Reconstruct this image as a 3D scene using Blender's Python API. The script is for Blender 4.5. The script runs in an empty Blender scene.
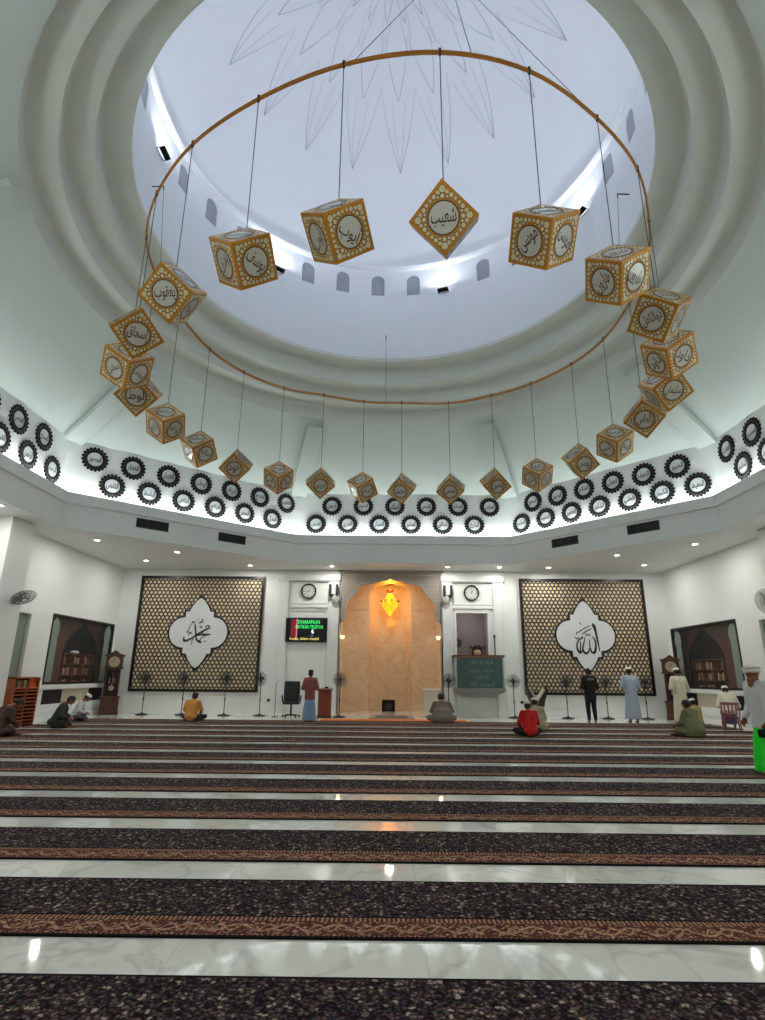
import bpy, bmesh, math, random
from mathutils import Vector, Matrix
random.seed(7)
PI = math.pi
C = bpy.context.scene.collection
sc = bpy.context.scene
R = math.radians

# ------------------------------------------------------------------ materials
MATS = {}
def lin(c):
    return tuple((x/12.92 if x <= .04045 else ((x+.055)/1.055)**2.4) for x in (v/255 for v in c))
def mat(name, rgb, rough=.6, metal=0, noise=0, nscale=8, spec=.5, bump=0, emit=None, estr=0, trans=0, alpha=1, coat=0):
    if name in MATS: return MATS[name]
    m = bpy.data.materials.new(name); m.use_nodes = True
    nt = m.node_tree; b = nt.nodes['Principled BSDF']
    col = lin(rgb)
    b.inputs['Base Color'].default_value = (*col, 1)
    b.inputs['Roughness'].default_value = rough
    b.inputs['Metallic'].default_value = metal
    b.inputs['Specular IOR Level'].default_value = spec
    if trans: b.inputs['Transmission Weight'].default_value = trans
    if coat: b.inputs['Coat Weight'].default_value = coat
    if alpha < 1: b.inputs['Alpha'].default_value = alpha
    if emit:
        b.inputs['Emission Color'].default_value = (*lin(emit), 1)
        b.inputs['Emission Strength'].default_value = estr
    tc = nt.nodes.new('ShaderNodeTexCoord'); n = nt.nodes.new('ShaderNodeTexNoise')
    n.inputs['Scale'].default_value = nscale; n.inputs['Detail'].default_value = 4
    nt.links.new(tc.outputs['Object'], n.inputs['Vector'])
    mx = nt.nodes.new('ShaderNodeMix'); mx.data_type = 'RGBA'
    a = noise if noise else .03
    mx.inputs[6].default_value = (*[min(1, x*(1+a)) for x in col], 1)
    mx.inputs[7].default_value = (*[x*(1-a) for x in col], 1)
    nt.links.new(n.outputs['Fac'], mx.inputs[0]); nt.links.new(mx.outputs[2], b.inputs['Base Color'])
    if bump:
        bp = nt.nodes.new('ShaderNodeBump'); bp.inputs['Strength'].default_value = bump; bp.inputs['Distance'].default_value = .01
        nt.links.new(n.outputs['Fac'], bp.inputs['Height']); nt.links.new(bp.outputs['Normal'], b.inputs['Normal'])
    MATS[name] = m
    return m

def marble(name, base, vein, scale=1.2, rough=.12, vs=.5, tile=None):
    m = bpy.data.materials.new(name); m.use_nodes = True; MATS[name] = m
    nt = m.node_tree; b = nt.nodes['Principled BSDF']; L = nt.links.new
    tc = nt.nodes.new('ShaderNodeTexCoord')
    n1 = nt.nodes.new('ShaderNodeTexNoise'); n1.inputs['Scale'].default_value = scale; n1.inputs['Detail'].default_value = 8; n1.inputs['Distortion'].default_value = 1.2
    L(tc.outputs['Object'], n1.inputs['Vector'])
    sub = nt.nodes.new('ShaderNodeMath'); sub.operation = 'SUBTRACT'; L(n1.outputs['Fac'], sub.inputs[0]); sub.inputs[1].default_value = .5
    ab = nt.nodes.new('ShaderNodeMath'); ab.operation = 'ABSOLUTE'; L(sub.outputs[0], ab.inputs[0])
    cr = nt.nodes.new('ShaderNodeValToRGB'); cr.color_ramp.elements[0].position = 0; cr.color_ramp.elements[1].position = .045
    cr.color_ramp.elements[0].color = (vs, vs, vs, 1); cr.color_ramp.elements[1].color = (0, 0, 0, 1)
    L(ab.outputs[0], cr.inputs[0])
    n2 = nt.nodes.new('ShaderNodeTexNoise'); n2.inputs['Scale'].default_value = scale*.6; n2.inputs['Detail'].default_value = 5
    L(tc.outputs['Object'], n2.inputs['Vector'])
    mul = nt.nodes.new('ShaderNodeMath'); mul.operation = 'MULTIPLY'; L(cr.outputs[0], mul.inputs[0]); L(n2.outputs['Fac'], mul.inputs[1])
    mx = nt.nodes.new('ShaderNodeMix'); mx.data_type = 'RGBA'
    mx.inputs[6].default_value = (*lin(base), 1); mx.inputs[7].default_value = (*lin(vein), 1)
    L(mul.outputs[0], mx.inputs[0])
    out = mx.outputs[2]
    if tile:
        br = nt.nodes.new('ShaderNodeTexBrick'); br.offset = 0
        br.inputs['Scale'].default_value = 1; br.inputs['Mortar Size'].default_value = .003
        br.inputs['Brick Width'].default_value = tile; br.inputs['Row Height'].default_value = tile
        br.inputs['Color1'].default_value = (1, 1, 1, 1); br.inputs['Color2'].default_value = (.93, .93, .93, 1); br.inputs['Mortar'].default_value = (.72, .72, .7, 1)
        L(tc.outputs['Object'], br.inputs['Vector'])
        m2 = nt.nodes.new('ShaderNodeMix'); m2.data_type = 'RGBA'; m2.blend_type = 'MULTIPLY'; m2.inputs[0].default_value = 1
        L(out, m2.inputs[6]); L(br.outputs['Color'], m2.inputs[7]); out = m2.outputs[2]
    L(out, b.inputs['Base Color'])
    b.inputs['Roughness'].default_value = rough
    return m

WHITE = mat('white_paint', (230, 233, 231), .55, noise=.02, nscale=1.5)
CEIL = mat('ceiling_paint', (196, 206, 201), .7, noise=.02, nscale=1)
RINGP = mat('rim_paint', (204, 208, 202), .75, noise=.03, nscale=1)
DOMEP = mat('dome_paint', (224, 228, 236), .7, noise=.01, nscale=1)
TRIMW = mat('white_trim', (228, 231, 228), .45)
DOMELINE = mat('pale_grey_line', (176, 180, 192), .7)
BLACK = mat('black_paint', (18, 16, 16), .8, spec=.2)
BLACKM = mat('black_lacquer', (26, 22, 22), .35)
DARKW = mat('dark_walnut', (46, 26, 20), .45, noise=.25, nscale=14)
WALN = mat('clock_walnut', (72, 38, 26), .4, noise=.25, nscale=12)
REDW = mat('red_brown_wood', (110, 48, 30), .4, noise=.2, nscale=10)
ORW = mat('orange_wood', (168, 88, 48), .5, noise=.25, nscale=9)
GOLD = mat('gold_lattice', (200, 132, 24), .38, metal=.35, noise=.12, nscale=20)
GOLDD = mat('dark_bronze_line', (84, 56, 22), .5, metal=.2)
INLAY = mat('cream_inlay', (222, 206, 162), .35, noise=.1, nscale=12, coat=.4)
PANE = mat('pale_grey_acrylic', (206, 204, 194), .2, noise=.05, nscale=6, coat=.6)
BRASS = mat('ring_bronze', (176, 112, 40), .35, metal=.6, noise=.15, nscale=30)
WIREM = mat('wire_grey', (70, 70, 68), .5, metal=.5)
STEELD = mat('fan_dark_metal', (42, 42, 42), .4, metal=.4)
FANG = mat('fan_guard_grey', (58, 60, 58), .4, metal=.3)
FANB = mat('fan_blade_grey', (50, 52, 52), .4)
FANW = mat('fan_white_grey', (165, 168, 165), .45)
CREAM = mat('lattice_backing_cream', (238, 220, 184), .6, noise=.14, nscale=3)
CARTW = mat('cartouche_white', (212, 216, 218), .5)
GLASSF = mat('frosted_green_glass', (128, 142, 132), .35, noise=.12, nscale=6)
BALG = mat('balcony_green_glass', (56, 88, 88), .15, noise=.3, nscale=5, coat=.8)
BALT = mat('etched_lettering', (112, 146, 136), .5)
GREYST = mat('grey_stone', (128, 130, 126), .4, noise=.08)
SKIN = mat('skin_brown', (128, 84, 60), .55, noise=.08, nscale=12)
HAIR = mat('hair_black', (20, 17, 16), .7, bump=.5, nscale=60)
BEARD = mat('beard_henna', (150, 92, 60), .8, bump=.5, nscale=60)
WINB = mat('dome_window_glass', (150, 155, 170), .4)
VENTM = mat('vent_dark', (52, 56, 56), .5)
CLOCKW = mat('clock_face_white', (214, 218, 210), .4)
CLOCKC = mat('clock_face_cream', (160, 150, 122), .4)
SILV = mat('pendulum_brass', (176, 164, 136), .3, metal=.5)
INNER = mat('recess_mauve', (176, 166, 164), .7)
DKBR = mat('recess_dark_brown', (44, 26, 22), .6, noise=.15, nscale=2)
DKBK = mat('recess_near_black', (26, 18, 18), .7)
BEIG = mat('beige_board', (196, 188, 164), .6)
JALI = mat('grey_carved_screen', (158, 154, 146), .6, noise=.08)
JALH = mat('screen_lit_hole_brown', (128, 92, 66), .7)
TVBLK = mat('screen_black', (6, 6, 8), .2)
MAR = marble('marble_floor', (234, 236, 228), (140, 142, 138), 1.3, .05, .55, tile=1.5)
MBEI = marble('marble_beige', (216, 196, 164), (140, 104, 74), 1.1, .25, .45)

def carpet_mat(field=True):
    nm = 'carpet_field' if field else 'carpet_border'
    m = bpy.data.materials.new(nm); m.use_nodes = True; MATS[nm] = m
    nt = m.node_tree; b = nt.nodes['Principled BSDF']; L = nt.links.new
    b.inputs['Roughness'].default_value = .95; b.inputs['Specular IOR Level'].default_value = .1
    tc = nt.nodes.new('ShaderNodeTexCoord')
    dn = nt.nodes.new('ShaderNodeTexNoise'); dn.inputs['Scale'].default_value = 30; L(tc.outputs['Object'], dn.inputs['Vector'])
    dv = nt.nodes.new('ShaderNodeVectorMath'); dv.operation = 'MULTIPLY_ADD'; L(dn.outputs['Color'], dv.inputs[0]); dv.inputs[1].default_value = (.05, .05, 0); L(tc.outputs['Object'], dv.inputs[2])
    def vor(scale, feat='F1', rnd=1):
        v = nt.nodes.new('ShaderNodeTexVoronoi'); v.feature = feat; v.inputs['Scale'].default_value = scale
        v.inputs['Randomness'].default_value = rnd; L(dv.outputs[0], v.inputs['Vector']); return v
    def ramp(src, stops, const=False):
        r = nt.nodes.new('ShaderNodeValToRGB'); e = r.color_ramp.elements
        if const: r.color_ramp.interpolation = 'CONSTANT'
        while len(e) < len(stops): e.new(.5)
        for k, (p, c) in enumerate(stops): e[k].position = p; e[k].color = (*lin(c), 1)
        L(src, r.inputs[0]); return r
    if field:
        v = vor(38); v2 = vor(38)
        sep = nt.nodes.new('ShaderNodeSeparateColor'); L(v.outputs['Color'], sep.inputs[0])
        cols = ramp(sep.outputs[0], [(0, (140, 130, 118)), (.18, (96, 86, 96)), (.42, (66, 54, 68)), (.62, (116, 94, 92)), (.78, (206, 194, 172)), (.9, (84, 92, 90))], True)
        edge = ramp(v2.outputs['Distance'], [(0, (140, 126, 136)), (.1, (255, 255, 255)), (.38, (240, 240, 240)), (.52, (128, 116, 124)), (1, (100, 90, 96))])
        big = vor(3.2); bigr = ramp(big.outputs['Distance'], [(0, (255, 250, 235)), (.13, (235, 225, 215)), (.3, (205, 196, 200)), (1, (180, 172, 184))])
        mx = nt.nodes.new('ShaderNodeMix'); mx.data_type = 'RGBA'; mx.blend_type = 'MULTIPLY'; mx.inputs[0].default_value = 1
        L(cols.outputs[0], mx.inputs[6]); L(edge.outputs[0], mx.inputs[7])
        m2 = nt.nodes.new('ShaderNodeMix'); m2.data_type = 'RGBA'; m2.blend_type = 'MULTIPLY'; m2.inputs[0].default_value = .75
        L(mx.outputs[2], m2.inputs[6]); L(bigr.outputs[0], m2.inputs[7]); L(m2.outputs[2], b.inputs['Base Color'])
    else:
        # vine scroll: sine wave along x plus leaf specks, framed by dotted guards
        sep = nt.nodes.new('ShaderNodeSeparateXYZ'); L(tc.outputs['Object'], sep.inputs[0])
        def M(op, a, bb=None, c=None):
            n = nt.nodes.new('ShaderNodeMath'); n.operation = op
            for k, q in enumerate((a, bb, c)):
                if q is None: continue
                if isinstance(q, (int, float)): n.inputs[k].default_value = q
                else: L(q, n.inputs[k])
            return n.outputs[0]
        x, y = sep.outputs[0], sep.outputs[1]
        wave = M('MULTIPLY', M('SINE', M('MULTIPLY', x, 2*PI/.32)), .05)
        d = M('ABSOLUTE', M('SUBTRACT', M('SUBTRACT', y, .145), wave))
        wave2 = M('MULTIPLY', M('SINE', M('MULTIPLY', x, 2*PI/.16)), -.045)
        d2 = M('ABSOLUTE', M('SUBTRACT', M('SUBTRACT', y, .145), wave2))
        vine = M('LESS_THAN', M('MINIMUM', d, d2), .013)
        v = vor(34); sp = M('LESS_THAN', v.outputs['Distance'], .36)
        mask = M('MAXIMUM', vine, sp)
        g = M('GREATER_THAN', M('ABSOLUTE', M('SUBTRACT', y, .145)), .106)
        dots = M('GREATER_THAN', M('SINE', M('MULTIPLY', x, 2*PI/.032)), .1)
        v3 = vor(60); sepc = nt.nodes.new('ShaderNodeSeparateColor'); L(v3.outputs['Color'], sepc.inputs[0])
        light = ramp(sepc.outputs[0], [(0, (184, 146, 116)), (.5, (150, 108, 88)), (.8, (126, 114, 96))], True)
        dark = ramp(sepc.outputs[1], [(0, (104, 58, 48)), (.5, (80, 48, 44)), (.8, (50, 42, 42))], True)
        mx = nt.nodes.new('ShaderNodeMix'); mx.data_type = 'RGBA'
        fin = M('ADD', M('MULTIPLY', mask, M('SUBTRACT', 1, g)), M('MULTIPLY', g, dots))
        L(fin, mx.inputs[0]); L(dark.outputs[0], mx.inputs[6]); L(light.outputs[0], mx.inputs[7]); L(mx.outputs[2], b.inputs['Base Color'])
    return m
CFIELD = carpet_mat(True); CBORD = carpet_mat(False)
CEDGE = mat('carpet_black_edge', (20, 16, 18), .95, spec=.1)

# ------------------------------------------------------------------ geometry helpers
class MB:
    def __init__(s): s.v = []; s.f = []
    def add(s, vs, fs, M=None):
        o = len(s.v)
        for v in vs: s.v.append(tuple(M @ Vector(v)) if M is not None else tuple(v))
        s.f += [tuple(i+o for i in f) for f in fs]; return s
    def box(s, x0, x1, y0, y1, z0, z1, M=None):
        vs = [(x, y, z) for x in (x0, x1) for y in (y0, y1) for z in (z0, z1)]
        return s.add(vs, [(0,1,3,2),(4,6,7,5),(0,4,5,1),(2,3,7,6),(0,2,6,4),(1,5,7,3)], M)
    def lathe(s, prof, n=24, M=None, close=True, arc=2*PI, a0=0):
        vs = []; fs = []; k = len(prof); full = abs(arc-2*PI) < 1e-6; m = n if full else n+1
        for i in range(m):
            a = a0+arc*i/n
            for r, z in prof: vs.append((r*math.cos(a), r*math.sin(a), z))
        for i in range(n):
            j = (i+1) % m
            for q in range(k-1): fs.append((i*k+q, j*k+q, j*k+q+1, i*k+q+1))
        if close and full:
            if prof[0][0] > 1e-5: fs.append(tuple(i*k for i in range(n))[::-1])
            if prof[-1][0] > 1e-5: fs.append(tuple(i*k+k-1 for i in range(n)))
        return s.add(vs, fs, M)
    def tube(s, pts, r, n=6, closed=False, M=None):
        pts = [Vector(p) for p in pts]; vs = []; fs = []; N = len(pts)
        rr = r if isinstance(r, (list, tuple)) else [r]*N
        prev = None
        for i, p in enumerate(pts):
            t = (pts[(i+1) % N]-pts[i-1]) if closed else (pts[min(i+1, N-1)]-pts[max(i-1, 0)])
            if t.length < 1e-9: t = Vector((0, 0, 1))
            t.normalize()
            if prev is None:
                a = Vector((0, 0, 1)) if abs(t.z) < .9 else Vector((1, 0, 0))
                u = t.cross(a).normalized()
            else:
                u = (prev-t*prev.dot(t)); u = u.normalized() if u.length > 1e-6 else t.orthogonal().normalized()
            prev = u; w = t.cross(u)
            for k in range(n):
                a = 2*PI*k/n; vs.append(p+u*(rr[i]*math.cos(a))+w*(rr[i]*math.sin(a)))
        M2 = N if closed else N-1
        for i in range(M2):
            j = (i+1) % N
            for k in range(n): fs.append((i*n+k, i*n+(k+1) % n, j*n+(k+1) % n, j*n+k))
        if not closed: fs += [tuple(range(n))[::-1], tuple((N-1)*n+k for k in range(n))]
        return s.add(vs, fs, M)
    def prism(s, poly, z0, z1, M=None):
        n = len(poly); vs = [(x, y, z0) for x, y in poly]+[(x, y, z1) for x, y in poly]
        fs = [tuple(range(n))[::-1], tuple(range(n, 2*n))]+[(i, (i+1) % n, n+(i+1) % n, n+i) for i in range(n)]
        return s.add(vs, fs, M)
    def ringprism(s, outer, inner, z0, z1, M=None):
        n = len(outer); vs = [(x, y, z) for z in (z0, z1) for P in (outer, inner) for x, y in P]; fs = []
        for i in range(n):
            j = (i+1) % n; oo, ii, o2, i2 = i, n+i, 2*n+i, 3*n+i; oj, ij, o2j, i2j = j, n+j, 2*n+j, 3*n+j
            fs += [(oo, ii, ij, oj), (o2, o2j, i2j, i2), (oo, oj, o2j, o2), (ii, i2, i2j, ij)]
        return s.add(vs, fs, M)
    def sphere(s, c, r, n=12, m=8, M=None, sc_=(1, 1, 1)):
        prof = [(math.sin(PI*k/m), -math.cos(PI*k/m)) for k in range(m+1)]
        T = Matrix.Translation(c) @ Matrix.Diagonal((r*sc_[0], r*sc_[1], r*sc_[2], 1))
        vs = []; fs = []
        vs.append((0, 0, -1))
        for k in range(1, m):
            for i in range(n): a = 2*PI*i/n; vs.append((prof[k][0]*math.cos(a), prof[k][0]*math.sin(a), prof[k][1]))
        vs.append((0, 0, 1)); top = len(vs)-1
        for i in range(n):
            fs.append((0, 1+(i+1) % n, 1+i)); fs.append((top, top-n+i, top-n+(i+1) % n))
        for k in range(m-2):
            for i in range(n):
                a = 1+k*n+i; b2 = 1+k*n+(i+1) % n; fs.append((a, b2, b2+n, a+n))
        return s.add(vs, fs, (M @ T) if M is not None else T)
    def mesh(s, name):
        me = bpy.data.meshes.new(name); me.from_pydata([tuple(v) for v in s.v], [], s.f); me.validate(); me.update(); return me
    def build(s, name, m, parent=None, smooth=False, loc=None, bevel=0, fix=True):
        me = s.mesh(name)
        if fix:
            bm = bmesh.new(); bm.from_mesh(me); bmesh.ops.recalc_face_normals(bm, faces=bm.faces); bm.to_mesh(me); bm.free()
        if smooth:
            for p in me.polygons: p.use_smooth = True
        me.materials.append(m)
        return link(name, me, parent, loc, bevel, smooth)
def link(name, me, parent=None, loc=None, bevel=0, smooth=False):
    o = bpy.data.objects.new(name, me); C.objects.link(o)
    if parent: o.parent = parent
    if loc: o.location = loc
    if bevel:
        b = o.modifiers.new('bevel', 'BEVEL'); b.width = bevel; b.segments = 2; b.limit_method = 'ANGLE'
    return o
def tag(o, label, cat, group=None):
    o['label'] = label; o['category'] = cat
    if group: o['group'] = group
    return o
def thing(name, label, cat, loc=(0, 0, 0), rz=0, group=None):
    o = bpy.data.objects.new(name, None); C.objects.link(o); o.location = loc; o.rotation_euler = (0, 0, rz)
    o.empty_display_size = .2
    return tag(o, label, cat, group)
def struct(o): o['kind'] = 'structure'; return o
def copy_tree(o, parent=None):
    c = o.copy(); C.objects.link(c)
    if parent: c.parent = parent
    for ch in list(o.children): copy_tree(ch, c)
    return c
def circ_pts(r, n, a0=0, cx=0, cy=0): return [(cx+r*math.cos(a0+2*PI*i/n), cy+r*math.sin(a0+2*PI*i/n)) for i in range(n)]
RX90 = Matrix.Rotation(PI/2, 4, 'X')      # local xy-plane -> xz-plane, +z -> -y

# ------------------------------------------------------------------ Arabic lettering
AR = {}
for ch, b, n in [('ا',0xFE8D,2),('ب',0xFE8F,4),('ة',0xFE93,2),('ت',0xFE95,4),('ث',0xFE99,4),('ج',0xFE9D,4),('ح',0xFEA1,4),('خ',0xFEA5,4),('د',0xFEA9,2),('ذ',0xFEAB,2),('ر',0xFEAD,2),('ز',0xFEAF,2),('س',0xFEB1,4),('ش',0xFEB5,4),('ص',0xFEB9,4),('ض',0xFEBD,4),('ط',0xFEC1,4),('ظ',0xFEC5,4),('ع',0xFEC9,4),('غ',0xFECD,4),('ف',0xFED1,4),('ق',0xFED5,4),('ك',0xFED9,4),('ل',0xFEDD,4),('م',0xFEE1,4),('ن',0xFEE5,4),('ه',0xFEE9,4),('و',0xFEED,2),('ى',0xFEEF,2),('ي',0xFEF1,4),('آ',0xFE81,2),('أ',0xFE83,2),('إ',0xFE87,2),('ؤ',0xFE85,2),('ئ',0xFE89,4),('ء',0xFE80,1)]:
    AR[ch] = (b, n)
def shape(word):
    out = []; i = 0; prev = False
    while i < len(word):
        c = word[i]
        if c not in AR: out.append(c); prev = False; i += 1; continue
        b, n = AR[c]
        if c == 'ل' and i+1 < len(word) and word[i+1] in 'اأإآ':
            lb = {'ا': 0xFEFB, 'أ': 0xFEF7, 'إ': 0xFEF9, 'آ': 0xFEF5}[word[i+1]]
            out.append(chr(lb+(1 if prev else 0))); prev = False; i += 2; continue
        nxt = i+1 < len(word) and word[i+1] in AR and AR[word[i+1]][1] > 1
        if n == 4: out.append(chr(b+(3 if prev and nxt else 1 if prev else 2 if nxt else 0))); prev = nxt
        elif n == 2: out.append(chr(b+(1 if prev else 0))); prev = False
        else: out.append(chr(b)); prev = False
        i += 1
    return ''.join(reversed(out))
_tc = {}
def text_mesh(body, w, h, ext=.004, res=2, off=0, stretch=1):
    """flat lettering in the local xy plane centred on 0, fitted in w x h; returns (verts, faces)"""
    key = (body, w, h, off, stretch)
    if key in _tc: return _tc[key]
    cu = bpy.data.curves.new('lettering', 'FONT'); cu.body = body; cu.resolution_u = res; cu.extrude = 0; cu.align_x = 'CENTER'; cu.space_line = .8; cu.offset = off
    o = bpy.data.objects.new('lettering', cu); C.objects.link(o)
    bpy.context.view_layer.update()
    me = bpy.data.meshes.new_from_object(o.evaluated_get(bpy.context.evaluated_depsgraph_get()))
    vs = [v.co.copy() for v in me.vertices]; fs = [tuple(p.vertices) for p in me.polygons]
    bpy.data.objects.remove(o); bpy.data.curves.remove(cu); bpy.data.meshes.remove(me)
    x0 = min(v.x for v in vs); x1 = max(v.x for v in vs); y0 = min(v.y for v in vs); y1 = max(v.y for v in vs)
    s = min(w/(x1-x0), h/(y1-y0)); cx, cy = (x0+x1)/2, (y0+y1)/2
    sy = min(s*stretch, h/(y1-y0)); vs = [((v.x-cx)*s, (v.y-cy)*sy, 0) for v in vs]
    _tc[key] = (vs, fs); return vs, fs
def stroke(mb, pts, ws, z0, z1, M=None):
    """calligraphic stroke: ribbon of varying width, extruded"""
    P = [Vector((x, y)) for x, y in pts]
    # catmull-rom refine
    Q = []; W = []
    for i in range(len(P)-1):
        a, b, c, d = P[max(i-1, 0)], P[i], P[i+1], P[min(i+2, len(P)-1)]
        for k in range(5):
            t = k/5
            Q.append(.5*((2*b)+(c-a)*t+(2*a-5*b+4*c-d)*t*t+(3*b-a-3*c+d)*t**3)); W.append(ws[i]*(1-t)+ws[i+1]*t)
    Q.append(P[-1]); W.append(ws[-1])
    Lf = []; Rt = []
    for i, q in enumerate(Q):
        t = (Q[min(i+1, len(Q)-1)]-Q[max(i-1, 0)]); t = t.normalized() if t.length else Vector((1, 0))
        n = Vector((-t.y, t.x)); Lf.append(q+n*W[i]/2); Rt.append(q-n*W[i]/2)
    n = len(Q); vs = [(p.x, p.y, z) for z in (z0, z1) for L_ in (Lf, Rt) for p in L_]; fs = []
    for i in range(n-1):
        a, b2, c, d = i, n+i, 2*n+i, 3*n+i
        fs += [(a, b2, b2+1, a+1), (c, c+1, d+1, d), (a, a+1, c+1, c), (b2, d, d+1, b2+1)]
    fs += [(0, 2*n, 3*n, n), (n-1, 2*n-1, 4*n-1, 3*n-1)]
    mb.add(vs, fs, M)

# ------------------------------------------------------------------ camera
cam = bpy.data.cameras.new('camera'); co = bpy.data.objects.new('camera', cam); C.objects.link(co); sc.camera = co
fpx, pitch, yaw, roll = 565.3, R(16.173), R(.4), R(.504)
F = Vector((-math.sin(yaw)*math.cos(pitch), math.cos(yaw)*math.cos(pitch), math.sin(pitch)))
Rr = Vector((math.cos(yaw), math.sin(yaw), 0)); U = Rr.cross(F)
R2_ = Rr*math.cos(roll)+U*math.sin(roll); U2 = R2_.cross(F)
M3 = Matrix((R2_, U2, -F)).transposed()
co.matrix_world = Matrix.Translation((-.254, 0, 1.6)) @ M3.to_4x4()
cam.sensor_fit = 'VERTICAL'; cam.sensor_height = 24; cam.lens = fpx*24/1020; cam.clip_start = .05; cam.clip_end = 200

# ------------------------------------------------------------------ room shell
W, YW, ZS, YB = 11.49, 24.0, 5.843, -3.0
OX, FX, YC, R1, WF, YS = -.169, .478, 12.195, 9.974, 4.307, 4.425
def octo(k, z=None):
    p = [(FX-WF*k, YC+R1*k), (FX+WF*k, YC+R1*k), (OX+R1*k, YC+YS*k), (OX+R1*k, YC-YS*k), (OX+WF*k, YC-R1*k), (OX-WF*k, YC-R1*k), (OX-R1*k, YC-YS*k), (OX-R1*k, YC+YS*k)]
    return p
struct(MB().box(-W-.2, W+.2, YB-.2, YW+.2, -.2, 0).build('floor', MAR))
# front wall in pieces round the mihrab niche and the minbar opening
NX0, NX1, NZ = -2.2, 2.1, 5.75
BX0, BX1, BZ0, BZ1 = 2.7, 4.02, 1.3, 4.08
w = MB()
for x0, x1, z0, z1 in [(-W-.2, NX0, 0, ZS), (NX1, BX0, 0, ZS), (BX0, BX1, 0, BZ0), (BX0, BX1, BZ1, ZS), (BX1, W+.2, 0, ZS), (NX0, NX1, NZ, ZS)]:
    w.box(x0, x1, YW, YW+.25, z0, z1)
struct(w.build('wall_front', WHITE))
WY0, WY1, WZ0, WZ1 = 19.3, 23.8, 1.17, 3.48     # display window
SY0, SY1, SZ0, SZ1 = 19.42, 23.68, .53, 1.0     # low strip beneath it
for s, nm in ((-1, 'wall_left'), (1, 'wall_right')):
    w = MB(); xa, xb = sorted((s*W, s*(W+.25)))
    for y0, y1, z0, z1 in [(YB, 17.35, 0, ZS), (17.35, 18.05, 3.35, ZS), (18.05, WY0, 0, ZS), (WY0, WY1, 0, SZ0), (WY0, SY0, SZ0, SZ1), (SY1, WY1, SZ0, SZ1), (WY0, WY1, SZ1, WZ0), (WY0, WY1, WZ1, ZS), (WY1, YW+.2, 0, ZS)]:
        w.box(xa, xb, y0, y1, z0, z1)
    struct(w.build(nm, WHITE))
struct(MB().box(-W-.2, W+.2, YB-.2, YB, 0, ZS).build('wall_back', WHITE))
# soffit (flat ceiling ring between the walls and the octagon)
def ringmesh(outer, inner, zo, zi, name, m, smooth=False):
    b = MB(); n = len(outer)
    vs = [(x, y, zo) for x, y in outer]+[(x, y, zi) for x, y in inner]
    b.add(vs, [(i, (i+1) % n, n+(i+1) % n, n+i) for i in range(n)]); return b.build(name, m, smooth=smooth)
oc = octo(1.008)
outer = [(-W, YW+.1), (W, YW+.1), (W, oc[2][1]), (W, oc[3][1]), (W, YB), (-W, YB), (-W, oc[6][1]), (-W, oc[7][1])]
b = MB(); vs = []
outer[0] = (-W-.1, YW+.1); outer[1] = (W+.1, YW+.1)
n = 8
for z in (ZS, ZS+.12): vs += [(x, y, z) for x, y in outer]+[(x, y, z) for x, y in oc]
fs = []
for i in range(8):
    j = (i+1) % 8; fs += [(i, 8+i, 8+j, j), (16+i, 16+j, 24+j, 24+i), (i, j, 16+j, 16+i), (8+i, 24+i, 24+j, 8+j)]
struct(b.add(vs, fs).build('ceiling', WHITE))
# octagonal fascia with a projecting lip and the light trough behind it
Z1, Z2 = 6.963, 8.78
b = MB()
prof = [(1.0072, ZS), (1.0072, 6.60), (1.0, 6.62), (1.0, Z1), (1.0035, Z1), (1.006, 6.72), (1.038, 6.72), (1.042, 6.4), (1.03, ZS+.1)]
vs = []
for k, z in prof: vs += [(x, y, z) for x, y in octo(k)]
fs = []
for q in range(len(prof)-1):
    for i in range(8): j = (i+1) % 8; fs.append((q*8+i, q*8+j, q*8+8+j, q*8+8+i))
struct(b.add(vs, fs).build('trim_1', WHITE))
KB = 10.15/9.974*1.012
b = MB()
o1, o2 = octo(KB), octo(KB+.01)
struct(b.add([(x, y, z) for z, P in ((6.7, o1), (Z2, o1), (Z2+.05, o2), (6.7, o2)) for x, y in P], [(q*8+i, q*8+(i+1) % 8, q*8+8+(i+1) % 8, q*8+8+i) for q in range(3) for i in range(8)]).build('trim_2', WHITE))
# sloping ceiling from the octagon up to the round rim
RIM = [(8.0, 10.88), (7.42, 11.42), (6.84, 11.96), (6.21, 12.57)]
CX, CY = -.169, 12.1
N = 96
def oct_at(ang, P):
    d = Vector((math.cos(ang), math.sin(ang))); c = Vector((CX, CY)); best = None
    for i in range(8):
        a = Vector(P[i]); e = Vector(P[(i+1) % 8])-a; den = d.x*e.y-d.y*e.x
        if abs(den) < 1e-9: continue
        t = ((a.x-c.x)*e.y-(a.y-c.y)*e.x)/den; u = ((a.x-c.x)*d.y-(a.y-c.y)*d.x)/den
        if t > 0 and -1e-6 <= u <= 1+1e-6 and (best is None or t < best): best = t
    return best
angs = sorted([2*PI*i/N for i in range(N)]+[math.atan2(y-CY, x-CX) % (2*PI) for x, y in o1])
n = len(angs); vs = []
LV = [0, .25, .5, .75, 1]
for f in LV:
    for a in angs:
        ro = oct_at(a, o1); r = ro+(RIM[0][0]-ro)*f; z = Z2+(RIM[0][1]-Z2)*f
        vs.append((CX+r*math.cos(a), CY+r*math.sin(a), z))
fs = [(q*n+i, q*n+(i+1) % n, q*n+n+(i+1) % n, q*n+n+i) for q in range(4) for i in range(n)]
struct(MB().add(vs, fs).build('ceiling_slope', CEIL))
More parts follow.
